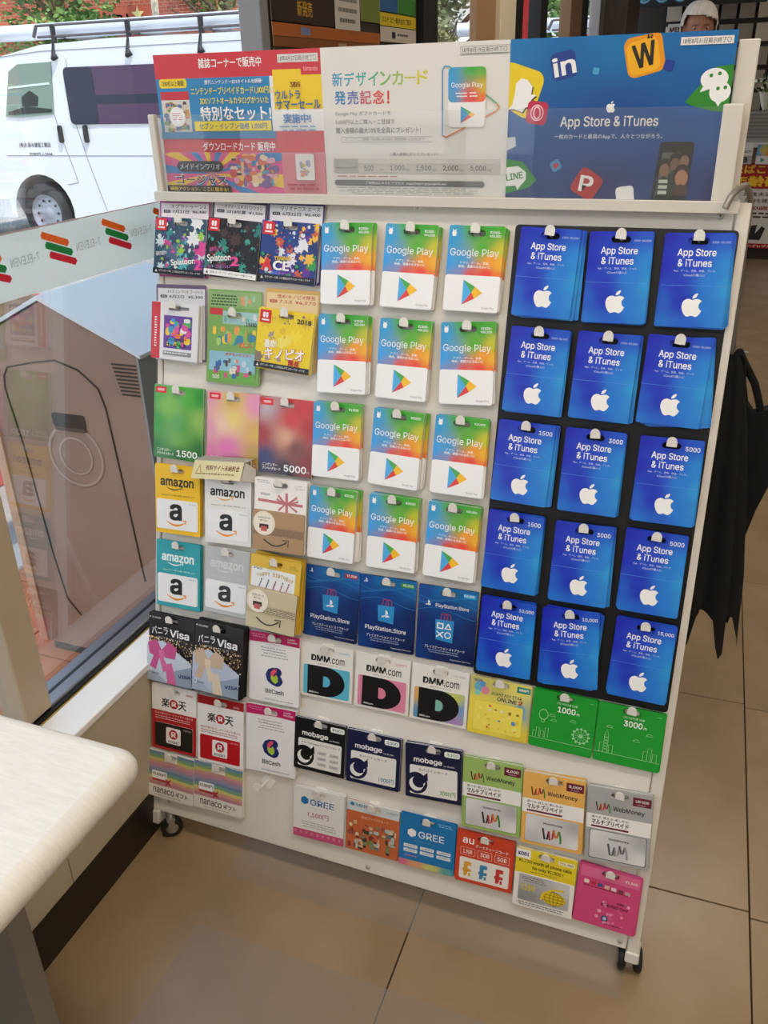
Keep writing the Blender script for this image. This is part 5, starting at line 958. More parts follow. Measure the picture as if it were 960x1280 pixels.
# ------------------------------------------------------------------ outdoors: pavement, road, bin
og = MB(); og.box((-60, -20, -.30), (-.16, 60, -.135), noisy('#8d8a88', '#a5a19c', 2, .9, 0, 'asphalt', 8, .2)); gr = structure('ground', og)
pv = MB(); pv.box((-1.06, -3.5, -.135), (-.16, 4.5, -.012), mat('#8a5a3a', .9)); pave = structure('pavement', pv)
TER = noisy('#b8683a', '#cc7a48', 9, .7, 0, 'terracotta_tile', 5, .1)
t_ = MB(); t_.bbox((.003, .003, -.012), (.297, .297, 0), TER, .002); tm = t_.mesh('paving_tile')
for i in range(3):
    for j in range(-4, 12):
        o = bpy.data.objects.new('paving_tile', tm); COL.objects.link(o); o.parent = pave; o.location = (-1.06+i*.3, j*.3+.12, 0)
k_ = MB(); k_.bbox((0, .004, -.13), (.14, .596, .004), noisy('#b9b2a6', '#cbc4b8', 6, .85, 0, 'kerb_stone', 6, .2), .008); km = k_.mesh('kerb_stone')
for j in range(-2, 8):
    o = bpy.data.objects.new('kerb_stone', km); COL.objects.link(o); o.parent = pave; o.location = (-1.205, j*.6, 0)
tb = empty('trash_bin', (-.45, .65, 0)); tag(tb, 'brown trash bin with pitched pale lid standing outside the shop window', 'trash bin')
ti = Matrix.Translation((.45, -.65, 0))
def bp_(mb, name): o = mb.obj(name, tb); o.matrix_local = ti; return o
BIN = noisy('#957766', '#a58674', 3, .4, 0, 'brown_bin_panel', 4); BINL = mat('#e6eef0', .5, 0, 'pale_grey_lid')  # brown of the body takes in the window reflection and the shaded side
MXZ = Matrix(((1, 0, 0, 0), (0, 0, 1, 0), (0, 1, 0, 0), (0, 0, 0, 1)))  # outline in x, z extruded along y
c = MB(); c.prism([[(-.665, .03), (-.230, .03), (-.230, .855), (-.468, .964), (-.665, .868)]], .452, .85, BIN, None, MXZ); bp_(c, 'body')
c = MB(); c.prism([[(-.230, .03), (-.225, .03), (-.225, .862), (-.230, .862)]], .448, .85, mat('#8f9a9e', .5), None, MXZ); bp_(c, 'side_panel')
c = MB(); c.prism([[(-.690, .862), (-.468, .968), (-.218, .856), (-.218, .864), (-.468, .978), (-.690, .870)]], .446, .86, BINL, None, MXZ); bp_(c, 'lid')
c = MB(); c.prism([[(-.690, .03), (-.665, .03), (-.665, .868), (-.690, .860)]], .447, .85, mat('#d0a585', .5), None, MXZ); bp_(c, 'side_panel')
door = [(-.534, .137), (-.568, .182), (-.584, .321), (-.601, .607), (-.619, .75), (-.614, .783), (-.599, .805), (-.525, .822), (-.456, .833), (-.395, .815), (-.348, .776), (-.336, .729), (-.322, .512), (-.308, .283)]
c = MB(); c.tube([(x, .4515, z) for x, z in door], .0024, mat('#1c1512', .6), 6); bp_(c, 'door_seam')
c = MB(); c.prism([rr(-.495, .672, -.402, .706, .008)], .4495, .4515, mat('#120e0d', .6), None, MXZ); c.prism([rr(-.488, .665, -.402, .674, .003)], .446, .451, mat('#4a3a32', .5), None, MXZ); bp_(c, 'push_slot')
for r_, w_ in ((.076, .004), (.046, .003)):  # round reflection in the glass, modelled as pale rings on the bin
    c = MB(); c.lathe([(r_-w_, .0006), (r_, .0014), (r_+w_, .0006), (r_+w_, 0)], mat('#b39a8a', .4), 36, Matrix.Translation((-.447, .4515, .60)) @ Matrix.Rotation(math.pi/2, 4, 'X')); bp_(c, 'reflection_ring')
for k in range(9):
    c = MB(); z = .838-.0085*k; c.box((-.300+.002*k, .4500, z-.002), (-.236, .4518, z+.0015), mat('#2a201c', .6)); bp_(c, 'vent_slot')
c = MB(); c.bbox((-.66, .46, 0), (-.24, .84, .032), mat('#2a2422', .7), .005); bp_(c, 'plinth')
# red planter box on the road side
rb = empty('planter_box', (-1.95, 1.82, -.13)); tag(rb, 'red trough standing on the road edge behind the trash bin', 'planter')
c = MB(); c.bbox((-.35, -.9, 0), (.1, .55, .62), mat('#b8262a', .5), .02); c.obj('trough', rb); c = MB(); c.bbox((-.30, -.85, .60), (.05, .50, .625), noisy('#4a3626', '#6a4c34', 20, .9, 0, 'soil'), .01); c.obj('soil', rb)
# ------------------------------------------------------------------ vans
VW = mat('#e9ebee', .28, 0, 'white_car_paint', 0, .6); VG = mat('#12203a', .12, 0, 'dark_tinted_glass'); VP = mat('#4c3354', .15, 0, 'purple_tinted_glass'); TYR = mat('#26272a', .8, 0, 'tyre'); RIM = mat('#aab0bc', .4, .5, 'steel_rim')
def van(y, dx, label, text=True):
    t = empty('van', (dx, y, -.13)); tag(t, label, 'van')
    def P(mb, name, par=None): o = mb.obj(name, par or t); return o
    XZ = Matrix(((1, 0, 0, 0), (0, 0, 1, 0), (0, 1, 0, 0), (0, 0, 0, 1)))     # outline in x, z; extrusion along y
    Z = lambda z: z + .13
    out = [(-7.75, Z(.12)), (-7.78, Z(.62)), (-7.62, Z(.92)), (-7.30, Z(1.06)), (-6.72, Z(1.60)), (-6.42, Z(1.745)), (-5.9, Z(1.83)), (-5.0, Z(1.86)), (-3.2, Z(1.855)), (-2.98, Z(1.76)), (-2.88, Z(1.0)), (-2.86, Z(.2)), (-3.3, Z(.14))]
    arch = lambda cx: [(cx + .40*math.cos(math.radians(a)), Z(.20) + .40*math.sin(math.radians(a))) for a in range(-8, 189, 14)]
    fw, rw = -6.22, -3.95
    L = out[:-1] + [(-3.35, Z(.14))] + arch(rw) + arch(fw) + [(-6.75, Z(.12))]
    c = MB(); c.prism([L], 0, 1.65, VW, None, XZ); P(c, 'body')
    c = MB(); c.prism([[(-6.50, Z(1.175)), (-6.35, Z(1.60)), (-6.22, Z(1.665)), (-5.79, Z(1.675)), (-5.80, Z(1.60)), (-5.865, Z(1.195)), (-6.3, Z(1.165))]], -.012, .002, mat('#7e9488', .1, 0, 'painted_reflection_glass'), None, XZ); P(c, 'door_window')  # green-white reflection is put into the door glass colour
    c = MB(); c.prism([rr(-5.655, Z(1.09), -4.45, Z(1.62), .06)], -.012, .002, VP, None, XZ); c.prism([rr(-5.655, Z(1.09), -5.30, Z(1.62), .05)], -.014, -.012, VG, None, XZ); c.box((-5.30, -.0145, Z(1.28)), (-4.45, -.012, Z(1.36)), VG); P(c, 'side_window')
    c = MB(); c.prism([rr(-4.30, Z(1.09), -3.15, Z(1.62), .06)], -.012, .002, VG, None, XZ); P(c, 'side_window')
    c = MB(); c.add([(-7.27, .1, Z(1.09)), (-7.27, 1.55, Z(1.09)), (-6.74, 1.5, Z(1.58)), (-6.74, .15, Z(1.58))], [(0, 3, 2, 1), (0, 1, 2, 3)], VG); c.v[-4:] = [(x-.015, yy, z+.012) for x, yy, z in c.v[-4:]]; P(c, 'windscreen')
    GL = mat('#9a9ca4', .6)
    c = MB(); c.prism([[(-6.46, Z(1.19)), (-5.88, Z(1.21)), (-5.87, Z(1.24)), (-6.2, Z(1.27)), (-6.45, Z(1.22))]], -.016, -.012, mat('#2a3230', .5), None, XZ); c.prism([[(-6.25, Z(1.27)), (-6.05, Z(1.27)), (-6.02, Z(1.36)), (-6.12, Z(1.42)), (-6.24, Z(1.36))]], -.016, -.012, mat('#2a3230', .5), None, XZ); c.prism([[(-6.40, Z(1.44)), (-5.85, Z(1.47)), (-5.85, Z(1.49)), (-6.38, Z(1.46))]], -.016, -.012, mat('#dfeee4', .4), None, XZ); P(c, 'cab_interior')
    c = MB()
    for pts in ([(-5.79, Z(1.68)), (-5.865, Z(1.19)), (-5.80, Z(.90)), (-5.72, Z(.62)), (-5.70, Z(.52)), (-5.84, Z(.50))], [(-5.60, Z(1.70)), (-5.62, Z(1.15)), (-5.52, Z(.72)), (-5.38, Z(.24))], [(-6.6, Z(.79)), (-2.95, Z(.79))], [(-6.7, Z(1.72)), (-5.9, Z(1.775)), (-3.1, Z(1.79))]): c.tube([(x, -.001, z) for x, z in pts], .004, GL, 5)
    P(c, 'panel_seams')
    for x in (-5.815, -5.49):
        c = MB(); c.prism([rr(x-.022, Z(.915), x+.022, Z(1.085), .02)], -.03, .0, mat('#232226', .4), None, XZ); P(c, 'door_handle')
    for wx in (fw, rw):
        w = empty('wheel'); w.parent = t; w.location = (wx, 0, 0); T = Matrix.Translation((0, .12, .32)) @ Matrix.Rotation(math.pi/2, 4, 'X')
        c = MB(); c.lathe([(.20, -.09), (.30, -.09), (.32, -.07), (.32, .08), (.30, .10), (.20, .10)], TYR, 36, T); c.obj('tyre', w)
        c = MB(); c.lathe([(0, .06), (.05, .065), (.07, .05), (.15, .07), (.19, .06), (.205, .10), (.215, .098)], RIM, 36, T)
        for k in range(10): c.lathe([(0, .004), (.016, .0), ], mat('#1c1c20', .7), 8, T @ Matrix.Rotation(k*.6283, 4, 'Z') @ Matrix.Translation((.135, 0, .075)))
        c.obj('rim', w)
        c = MB(); c.box((-.36, .14, .0), (.36, .5, .55), mat('#0c0c0e', .9)); c.obj('wheel_well', w)
    c = MB(); c.tube([(-7.1, .22, Z(1.955)), (-3.1, .22, Z(1.975))], .075, mat('#dfe3ea', .35, .2), 14); P(c, 'roof_pipe')
    RK = mat('#6a6468', .5, .2)
    for _ in (0,):
        c = MB(); c.tube([(-5.92, .02, Z(2.00)), (-3.2, .02, Z(2.01))], .014, RK, 6); c.tube([(-5.92, .02, Z(1.90)), (-3.2, .02, Z(1.91))], .014, RK, 6); c.tube([(-5.92, .02, Z(2.0)), (-5.97, .02, Z(1.9))], .018, RK, 6); P(c, 'roof_rack_rail')
    for x in (-5.72, -4.82, -4.0, -3.3):
        c = MB(); c.tube([(x, .02, Z(2.0)), (x, .02, Z(1.86)), (x-.02, .0, Z(1.75)), (x, -.02, Z(1.70))], [.028, .024, .022, .04], mat('#2c2a2e', .6), 8); c.tube([(x, .02, Z(1.90)), (x, 1.6, Z(1.90))], .016, RK, 6); P(c, 'roof_rack_post')
    c = MB(); c.box((-7.80, -.01, Z(.14)), (-6.68, .1, Z(.34)), mat('#d9dcdf', .4)); P(c, 'bumper')
    if text:
        for s_, z, h, x0, x1 in (('(有)久保木建設工務店', .865, .055, -6.40, -5.98), ('028077-1-2654', .785, .035, -6.28, -5.98)):
            vs, fs = text_mesh(s_, 'j', .01); c = MB(); c.add([(x0 + u*(x1-x0), -.004, Z(z) + v*h) for u, v, l in vs], fs, mat('#5a5a60', .6)); P(c, 'door_lettering')
    return t
van(7.0, 0, 'white work van with roof rack parked beyond the window sticker band')
van(10.2, 4.6, 'white van parked beyond the window panes next to the door', False)
# ------------------------------------------------------------------ trees and buildings across the road
LEAF = noisy('#3c6a30', '#86a858', 1.3, .7, 0, 'leaves', 6, 0, .35, .65); LEAF2 = noisy('#4a5a34', '#a8a878', 1.6, .7, 0, 'dry_leaves', 6, 0, .3, .7); BARK = noisy('#5a4636', '#7a6350', 8, .9, 0, 'bark', 5, .4, .3, .7, (6, 6, 1))
def tree(x, y, h, r, label, leaf, seed, n=1500, z0=.45):
    t = empty('tree', (x, y, -.13)); tag(t, label, 'tree', 'trees across the road'); R = random.Random(seed)
    c = MB(); c.tube([(0, 0, 0), (.05, .02, h*.3), (-.04, .05, h*.6), (0, 0, h*.85)], [.14, .11, .08, .03], BARK, 9)
    for k in range(7):
        a = R.uniform(0, 6.28); z = h*R.uniform(.35, .6); c.tube([(0, 0, z), (r*.35*math.cos(a), r*.35*math.sin(a), z+.35*r), (r*.7*math.cos(a), r*.7*math.sin(a), z+.6*r)], [.05, .035, .012], BARK, 6)
    c.obj('trunk', t); c = MB(); bl = [(R.gauss(0, .38)*r, R.gauss(0, .38)*r, h*(z0+.12)+R.uniform(0, 1)*h*(1-z0-.12), R.uniform(.3, .55)*r) for _ in range(12)]
    for k in range(n):
        bx, by, bz, br = R.choice(bl); v = Vector((R.gauss(0, 1), R.gauss(0, 1), R.gauss(0, 1))).normalized()*br*R.uniform(.7, 1.05); p = Vector((bx, by, bz)) + v
        s_ = R.uniform(.03, .075); a = Vector((R.gauss(0, 1), R.gauss(0, 1), R.gauss(0, .6))).normalized(); b = a.cross(Vector((R.gauss(0, 1), R.gauss(0, 1), R.gauss(0, 1)))).normalized()
        c.add([p-a*s_, p-b*s_*.5, p+a*s_, p+b*s_*.5], [(0, 1, 2, 3)], leaf)
    o = c.obj('foliage', t); o['kind'] = 'stuff'; return t
tree(-9.6, 12.0, 4.6, 1.35, 'dense green tree rising behind the work van, before the brick building', LEAF, 1, 9000, .22)
tree(-8.0, 14.4, 5.2, 1.3, 'light green tree beside the lit sign post of the brick building', LEAF, 2, 3500)
tree(-6.3, 13.2, 4.4, 1.2, 'yellow-green tree above the roof pipe of the work van', LEAF2, 6, 4000, .3)
tree(-3.35, 12.6, 3.6, 1.0, 'bushy brownish tree seen between the notice board and the cream upright', LEAF2, 3, 5000, .25)
tree(-1.75, 13.2, 3.8, .9, 'leafy tree seen through the narrow pane beside the door', LEAF, 4, 3500, .25)
bd = empty('building', (-14, 17, -.13)); tag(bd, 'orange-red brick building with white band and lettered sign across the road', 'building')
bi_ = Matrix.Translation((14, -17, .13))
def bb(mb, name): o = mb.obj(name, bd); o.matrix_local = bi_; return o
BRK = bpy.data.materials.new('far_brickwork'); BRK.use_nodes = True; q = BRK.node_tree; bn = q.nodes.new('ShaderNodeTexBrick'); tcn = q.nodes.new('ShaderNodeTexCoord'); q.links.new(tcn.outputs['Object'], bn.inputs['Vector']); mpn = q.nodes.new('ShaderNodeMapping'); mpn.inputs['Rotation'].default_value = (math.pi/2, 0, 0); q.links.new(tcn.outputs['Object'], mpn.inputs[0]); q.links.new(mpn.outputs[0], bn.inputs['Vector'])
bn.inputs['Color1'].default_value = lin('#b85a3c'); bn.inputs['Color2'].default_value = lin('#a64c34'); bn.inputs['Mortar'].default_value = lin('#b8907c'); bn.inputs['Scale'].default_value = 4; q.links.new(bn.outputs[0], q.nodes['Principled BSDF'].inputs['Base Color']); q.nodes['Principled BSDF'].inputs['Roughness'].default_value = .85
c = MB(); c.box((-24, 16.2, -.13), (-9.2, 22, 6.5), BRK); bb(c, 'wall')
c = MB(); c.box((-24, 16.1, 2.55), (-13.2, 16.2, 2.75), mat('#e8ddd2', .7)); bb(c, 'white_band')
for x in (-16.5, -14.6, -12.2, -10.6):
    c = MB(); c.box((x-.55, 16.12, .5), (x+.55, 16.2, 1.9), mat('#e8e4da', .6)); c.box((x-.48, 16.10, .57), (x+.48, 16.12, 1.83), mat('#4a5a60', .15)); bb(c, 'window')
vs, fs = text_mesh('ガスト', 'j', .03); c = MB(); c.box((-11.9, 16.05, 2.5), (-10.6, 16.1, 2.95), mat('#b8563a', .6)); c.add([(-11.72+u*.62, 16.03, 2.62+v*.22) for u, v, l in vs], fs, mat('#20201f', .5)); c.add([(-11.74+u*.62, 16.04, 2.63+v*.22) for u, v, l in vs], fs, mat('#f4f0ea', .5))
P = [(.16*math.sin(math.radians(36*k))*(1 if k % 2 == 0 else .42), .16*math.cos(math.radians(36*k))*(1 if k % 2 == 0 else .42)) for k in range(10)]; c.add([(-10.95+x, 16.03, 2.80+z) for x, z in P], [tuple(range(10))], mat('#e8d890', .5)); bb(c, 'sign')
b2 = empty('building', (-4, 20, -.13)); tag(b2, 'pale shop building far behind the green canopy across the road', 'building')
c = MB(); c.box((-4.9, 0, 0), (9, 5, 5.4), mat('#d9d6cf', .7)); c.obj('wall', b2); c = MB(); c.box((-4.9, -.5, 1.9), (3, 0, 2.25), mat('#e4eeea', .6)); c.obj('canopy', b2)
for i in range(5):
    c = MB(); c.box((-4.7+i*1.3, -.52, 1.95), (-4.1+i*1.3, -.5, 2.2), mat('#2f9a72', .6)); c.obj('green_panel', b2)
sp = MB(); sp.tube([(0, 0, 0), (0, 0, 5.5)], .07, mat('#e6d8c0', .6), 10); tag(sp.obj('sign_post', loc=(-10.1, 15.4, -.13)), 'cream post standing beside the brick building', 'post')
fb = empty('banner', (-.75, 4.9, -.13)); tag(fb, 'green and red vertical banner outside the glass door', 'banner')
c = MB(); c.tube([(0, 0, 0), (0, 0, 2.5)], .015, STEEL, 8); c.obj('pole', fb); c = MB(); c.box((.02, -.01, .5), (.20, .01, 2.45), mat('#2f8a50', .7)); c.obj('cloth', fb); c = MB(); c.box((.20, -.01, 1.2), (.42, .01, 2.3), mat('#d8302c', .7)); c.obj('cloth', fb)
fb = empty('banner', (-.55, 7.3, -.13)); tag(fb, 'small red banner outside the pane next to the cream end frame', 'banner')
c = MB(); c.tube([(0, 0, 0), (0, 0, 2.0)], .015, STEEL, 8); c.obj('pole', fb); c = MB(); c.box((.02, -.01, .9), (.22, .01, 1.85), mat('#d8402c', .7)); c.obj('cloth', fb)
# ------------------------------------------------------------------ notice board with posters beyond the rack
nb = empty('notice_board', (0, 1.25, 1.4)); tag(nb, 'dark notice board covered with leaflets, behind the white poster', 'notice board')
ni = Matrix.Translation((0, -1.25, -1.4))
def np_(mb, name): o = mb.obj(name, nb); o.matrix_local = ni; return o
c = MB(); c.bbox((-.05, .735, .95), (-.003, 1.66, 2.1), mat('#2f2620', .6), .003); np_(c, 'backing'); c = MB(); c.bbox((-.05, 1.66, .0), (.02, 1.755, 2.1), mat('#121212', .5), .003); np_(c, 'post'); c = MB(); c.bbox((-.05, .70, .0), (.0, .735, 2.1), mat('#8a8c8e', .5), .003); np_(c, 'post')
def leaf(y0, y1, z0, z1, bg, name, draw):
    d = Design(y1-y0, z1-z0, bg, .0006, 0, slot=0); draw(d)
    o = d.body.obj(name, nb); o.matrix_local = ni @ facing_aisle(0, (y0+y1)/2, (z0+z1)/2)
    for p in d.order: q_ = d.parts[p].mesh(p); r_ = bpy.data.objects.new(p, q_); COL.objects.link(r_); r_.parent = o
leaf(.745, 1.06, 1.495, 1.92, '#33231a', 'leaflet', lambda d: (d.rect('print', .05, .2, .3, .9, '#4a3420'), d.blocks('print', .05, .2, .3, .9, ['#8a5a2a', '#c89a4a', '#5a2a1a', '#2a1a14'], 22, 1, .02, .06), d.lines('print', .38, .3, .95, .88, 12, '#b8a898', .4), d.text('print', '新発売', .38, .90, .62, .97, '#d8a840', 'j', .02)))
leaf(1.065, 1.215, 1.485, 1.92, '#d8d4cc', 'leaflet', lambda d: (d.rect('print', .1, .66, .5, .74, '#3a7a4a'), d.lines('print', .1, .2, .9, .62, 9, '#5a5a58', .4), d.lines('print', .1, .77, .9, .97, 4, '#6a6a68', .4)))
leaf(1.22, 1.35, 1.515, 1.92, '#8a6a3a', 'leaflet', lambda d: (d.blocks('print', .0, .0, 1, .85, ['#c87a3a', '#5a8a3a', '#d8b060', '#8a3a2a', '#c8c0a0', '#4a5a3a'], 30, 8, .04, .12), d.rect('print', 0, .86, 1, 1, '#7a8a3a')))
leaf(1.353, 1.485, 1.545, 1.92, '#2f6aa8', 'leaflet', lambda d: (d.rect('print', .1, .35, .75, .85, '#c02a2a', .04), d.text('print', 'L-pasta', .15, .5, .7, .7, W_, 'i', .03)))
leaf(1.488, 1.635, 1.545, 1.92, '#3f8a34', 'leaflet', lambda d: (d.text('print', 'Loppi', .1, .4, .7, .6, '#e8e060', 'i', .03), d.rect('print', .5, .7, .95, .9, '#6aa84a')))
leaf(1.353, 1.635, 1.512, 1.542, '#e0c828', 'leaflet', lambda d: d.text('print', 'マルチコピー機 料金のご案内', .05, .25, .85, .75, '#3a3a20', 'j', .02))
leaf(1.353, 1.635, 1.475, 1.510, '#d8d0c4', 'leaflet', lambda d: (d.rect('print', .3, .3, .4, .75, '#20303a'), d.lines('print', .45, .3, .8, .75, 1, '#5a5a5a')))
leaf(.745, 1.349, 1.468, 1.492, '#b5652c', 'shelf_strip', lambda d: d.rect('print', .22, .2, .30, .8, '#7a88b8')); leaf(.745, 1.349, 1.448, 1.467, '#8a5228', 'shelf_strip', lambda d: d.rect('print', .55, .25, .63, .75, '#b8a090')); leaf(.745, 1.635, 1.30, 1.446, '#1f3a26', 'shelf_strip', lambda d: None)
# ------------------------------------------------------------------ far end of the shop
c = MB(); c.box((.03, 5.0, 0), (.165, 5.6, ZC), noisy('#3a2c22', '#4a382a', 6, .5, 0, 'dark_wood_pillar', 5, 0, .3, .7, (8, 8, 1))); structure('pillar', c)
cs_ = empty('cigarette_shelf', (1.1, 7.45, 0)); tag(cs_, 'grey-brown wall shelf divided into many small packet cells, behind the register', 'shelf')
c = MB(); c.box((-.95, 0, .9), (2.2, .12, 2.35), mat('#2c2723', .7)); c.obj('back_board', cs_)
R = random.Random(5); mm = {}
for col in range(22):
    for row in range(8):
        cl = R.choice(['#b0a390', '#968a78', '#c4b8a2', '#82776a', '#a89c8a', '#d0c4b0']); c = mm.get(cl)
        if c is None: q = MB(); q.bbox((0, -.03, 0), (.115, 0, .13), mat(cl, .6), .004); c = mm[cl] = q.mesh('packet_cell')
        o = bpy.data.objects.new('packet_cell', c); COL.objects.link(o); o.parent = cs_; o.location = (-.92+col*.14, -.001, .95+row*.168)
sg = empty('hanging_sign', (.15, 7.0, 1.87)); tag(sg, 'black sign with pale blue discs hung above the counter behind the person', 'sign')
c = MB(); c.bbox((-.33, 0, 0), (.78, .03, .34), mat('#0c0f14', .5), .005); c.obj('board', sg)
for i in range(4):
    c = MB(); c.lathe([(0, .004), (.055, .004), (.058, 0)], mat('#4a9ab8', .5), 24, Matrix.Translation((-.25+i*.135, -.001, .085)) @ Matrix.Rotation(math.pi/2, 4, 'X')); c.lathe([(.046, .0055), (.050, .0055)], mat('#c8e0e8', .5), 24, Matrix.Translation((-.25+i*.135, -.001, .085)) @ Matrix.Rotation(math.pi/2, 4, 'X'))
    vs, fs = text_mesh(['HOT', 'ICE', 'CAFE', 'LATTE'][i], 'i', .02); c.add([(-.28+i*.135+u*.06, -.0075, .075+v*.022) for u, v, l in vs], fs, mat('#e8f0f4', .5)); c.obj('disc', sg)
vs, fs = text_mesh('SEVEN CAFE', 'i', .03); c = MB(); c.add([(.24+u*.50, -.002, .045+v*.06) for u, v, l in vs], fs, mat('#3aa8c8', .5)); c.obj('lettering', sg)
mn = empty('menu_sign', (.20, 7.395, 1.60)); tag(mn, 'small white menu sign with red lettering beside the person', 'sign')
c = MB(); c.bbox((0, 0, 0), (.16, .02, .17), mat('#e0d8d0', .5), .003); c.obj('board', mn); vs, fs = text_mesh('MENU', 'i', .04); c = MB(); c.add([(.015+u*.13, -.002, .11+v*.035) for u, v, l in vs], fs, mat('#9a2020', .5)); vs, fs = text_mesh('FOOD', 'i', .0); c.add([(.02+u*.12, -.002, .03+v*.045) for u, v, l in vs], fs, mat('#8a8078', .5)); c.obj('lettering', mn)
rc = empty('register_counter', (1.6, 6.95, 0)); tag(rc, 'register counter with dark base at the far end of the aisle', 'counter')
ri = Matrix.Translation((-1.6, -6.95, 0))
def rp(mb, name): o = mb.obj(name, rc); o.matrix_local = ri; return o
c = MB(); c.bbox((.25, 6.95, .10), (3.6, 7.30, .86), mat('#8a7a68', .6), .005); rp(c, 'body'); c = MB(); c.box((.25, 6.97, 0), (3.6, 7.28, .10), mat('#2a1c16', .6)); rp(c, 'base'); c = MB(); c.bbox((.20, 6.935, .86), (3.65, 7.34, .8995), mat('#a8a090', .4), .006); rp(c, 'counter_top')
d = Design(.90, .19, '#a8141c', .002, 0, slot=0); d.text('lettering', 'たばこ・酒類の販売は', .02, .06, .98, .42, '#f0c020', 'j', .04); d.text('lettering', '年齢確認実施中', .02, .50, .98, .94, '#f0c020', 'j', .05)
d.build('age_check_sign', facing_room(1.295, 6.948, .652), 'dark red sign with yellow lettering on the register counter front', 'sign', None)
d = Design(.90, .46, '#dcd8d0', .002, 0, slot=0); d.text('lettering', '20歳未満と思われるお客様には', .1, .05, .95, .12, '#3a3430', 'j', .02); d.text('lettering', '年齢を確認させていただいております', .12, .16, .95, .23, '#3a3430', 'j', .02); d.text('lettering', '20歳以上', .16, .28, .5, .35, '#a82020', 'j', .03); d.lines('lettering', .12, .38, .9, .50, 2, '#3a3430', .5)
d.poly('warning_emblem', '#1c1a1c', [(.17, .86), (.20, .62), (.26, .60), (.25, .75), (.30, .62), (.33, .66), (.30, .86)]); d.poly('warning_emblem', '#c01a2a', [(.08, .56), (.20, .56), (.20, .60), (.12, .60), (.18, .84), (.14, .84)]); d.rect('lettering', 0, .92, 1, 1, '#b0182a'); d.text('lettering', 'セブン-イレブン', .1, .94, .4, .985, W_, 'j', .02)
d.build('age_check_notice', facing_room(1.325, 6.948, .322), 'white notice with red foot band below the dark red sign', 'notice', None)
dp = empty('customer_screen', (1.05, 6.93, .90)); tag(dp, 'grey metal screen box on the register counter, holding two sample cards', 'screen')
c = MB(); c.bbox((-.19, .0, .0), (.45, .12, .225), mat('#9a9a98', .4, .4), .008); c.obj('case', dp)
for k in range(7):
    c = MB(); c.box((-.17, -.004, .03+k*.027), (.43, 0, .047+k*.027), mat('#77797a', .4, .4)); c.obj('slat', dp)
c = MB(); c.box((-.20, -.03, -.035), (.46, .0, .0), mat('#cfcdc8', .5)); c.obj('shelf_lip', dp)
for k, (x, cl, ch) in enumerate(((.94, '#b8b6b4', 'a'), (1.07, None, ''))):
    d = Design(.10, .145, '#d8d6d4', .002, .02, slot=0)
    if cl: d.rect('print', 0, .58, 1, 1, '#a8a6a4'); d.text('print', 'amazon', .15, .30, .85, .42, '#3a3a3a', 'i', .02); d.text('print', 'a', .3, .64, .68, .92, '#1a1a1a', 'i', .05)
    else: d.rect('print', 0, 0, 1, .58, gradmat('tiny_rainbow', [(-.05, .07, '#38a0c8'), (.05, .07, '#5ab040'), (-.05, 0, '#4a90d0'), (.05, .0, '#e86a40'), (0, .03, '#c8b040')], 2.5)); d.poly('print', '#4a9a8a', [(.35, .66), (.7, .79), (.35, .92)])
    d.build('sample_card', facing_room(x, 6.895, .815), ['grey sample card with black letter a hanging below the metal screen', 'rainbow sample card hanging below the metal screen'][k], 'card', None)
fw_ = empty('bouquet', (1.03, 6.97, 1.13)); tag(fw_, 'cream and green dried bouquet standing on the metal screen box', 'bouquet'); c = MB(); c.lathe([(.015, 0), (.03, .03), (.055, .12), (.058, .125)], mat('#d8cfc0', .6), 14); c.obj('paper_cone', fw_)
c = MB(); R = random.Random(9)
for k in range(90):
    p = Vector((R.gauss(0, .05), R.gauss(0, .04), .17+R.gauss(0, .045))); a = Vector((R.gauss(0, 1), R.gauss(0, 1), R.gauss(0, 1))).normalized()*.022; b = a.cross(Vector((R.gauss(0, 1), R.gauss(0, 1), 1))).normalized()*.012
    c.add([p-a, p-b, p+a, p+b], [(0, 1, 2, 3)], mat(R.choice(['#e6dcc0', '#8a9a5a', '#d0c090', '#f0e8d8', '#5a7040']), .7))
o = c.obj('flowers', fw_); o['kind'] = 'stuff'
# ------------------------------------------------------------------ person behind the posters
pp = empty('person', (.60, 4.6, 0)); tag(pp, 'white-haired person in a dark top looking down, standing behind the posters', 'person')
pp.rotation_euler.z = math.radians(12)
def skin(name, verts, edges, radii, m, root=0, sub=2):
    me = bpy.data.meshes.new(name); me.from_pydata(verts, edges, []); o = bpy.data.objects.new(name, me); COL.objects.link(o); o.parent = pp
    md = o.modifiers.new('skin', 'SKIN'); md.use_smooth_shade = True
    for i, r in enumerate(radii): me.skin_vertices[0].data[i].radius = r if isinstance(r, tuple) else (r, r); me.skin_vertices[0].data[i].use_root = (i == root)
    s_ = o.modifiers.new('sub', 'SUBSURF'); s_.levels = sub; s_.render_levels = sub; me.materials.append(m); return o
SKN = noisy('#9c6a54', '#a87860', 12, .55, 0, 'skin', 5); SHIRT = mat('#2a3040', .8, 0, 'dark_cloth'); PANT = mat('#1c1d22', .85, 0, 'trousers')
V = [(0,0,.92),(0,.01,1.08),(0,.02,1.26),(0,.03,1.40),(0,.01,1.475),(.17,.03,1.375),(.21,.05,1.12),(.20,-.06,.92),(-.17,.03,1.375),(-.21,.05,1.12),(-.20,-.06,.92),(.09,0,.86),(.10,.01,.50),(.10,.03,.10),(-.09,0,.86),(-.10,.01,.50),(-.10,.03,.10),(.10,-.09,.05),(-.10,-.09,.05)]
E_ = [(0,1),(1,2),(2,3),(3,4),(3,5),(5,6),(6,7),(3,8),(8,9),(9,10),(0,11),(11,12),(12,13),(0,14),(14,15),(15,16),(13,17),(16,18)]
skin('body', V, E_, [(.15,.10),(.135,.095),(.16,.11),(.13,.09),(.058,.058),.062,.047,.036,.062,.047,.036,.085,.062,.045,.085,.062,.045,(.04,.035),(.04,.035)], SHIRT)
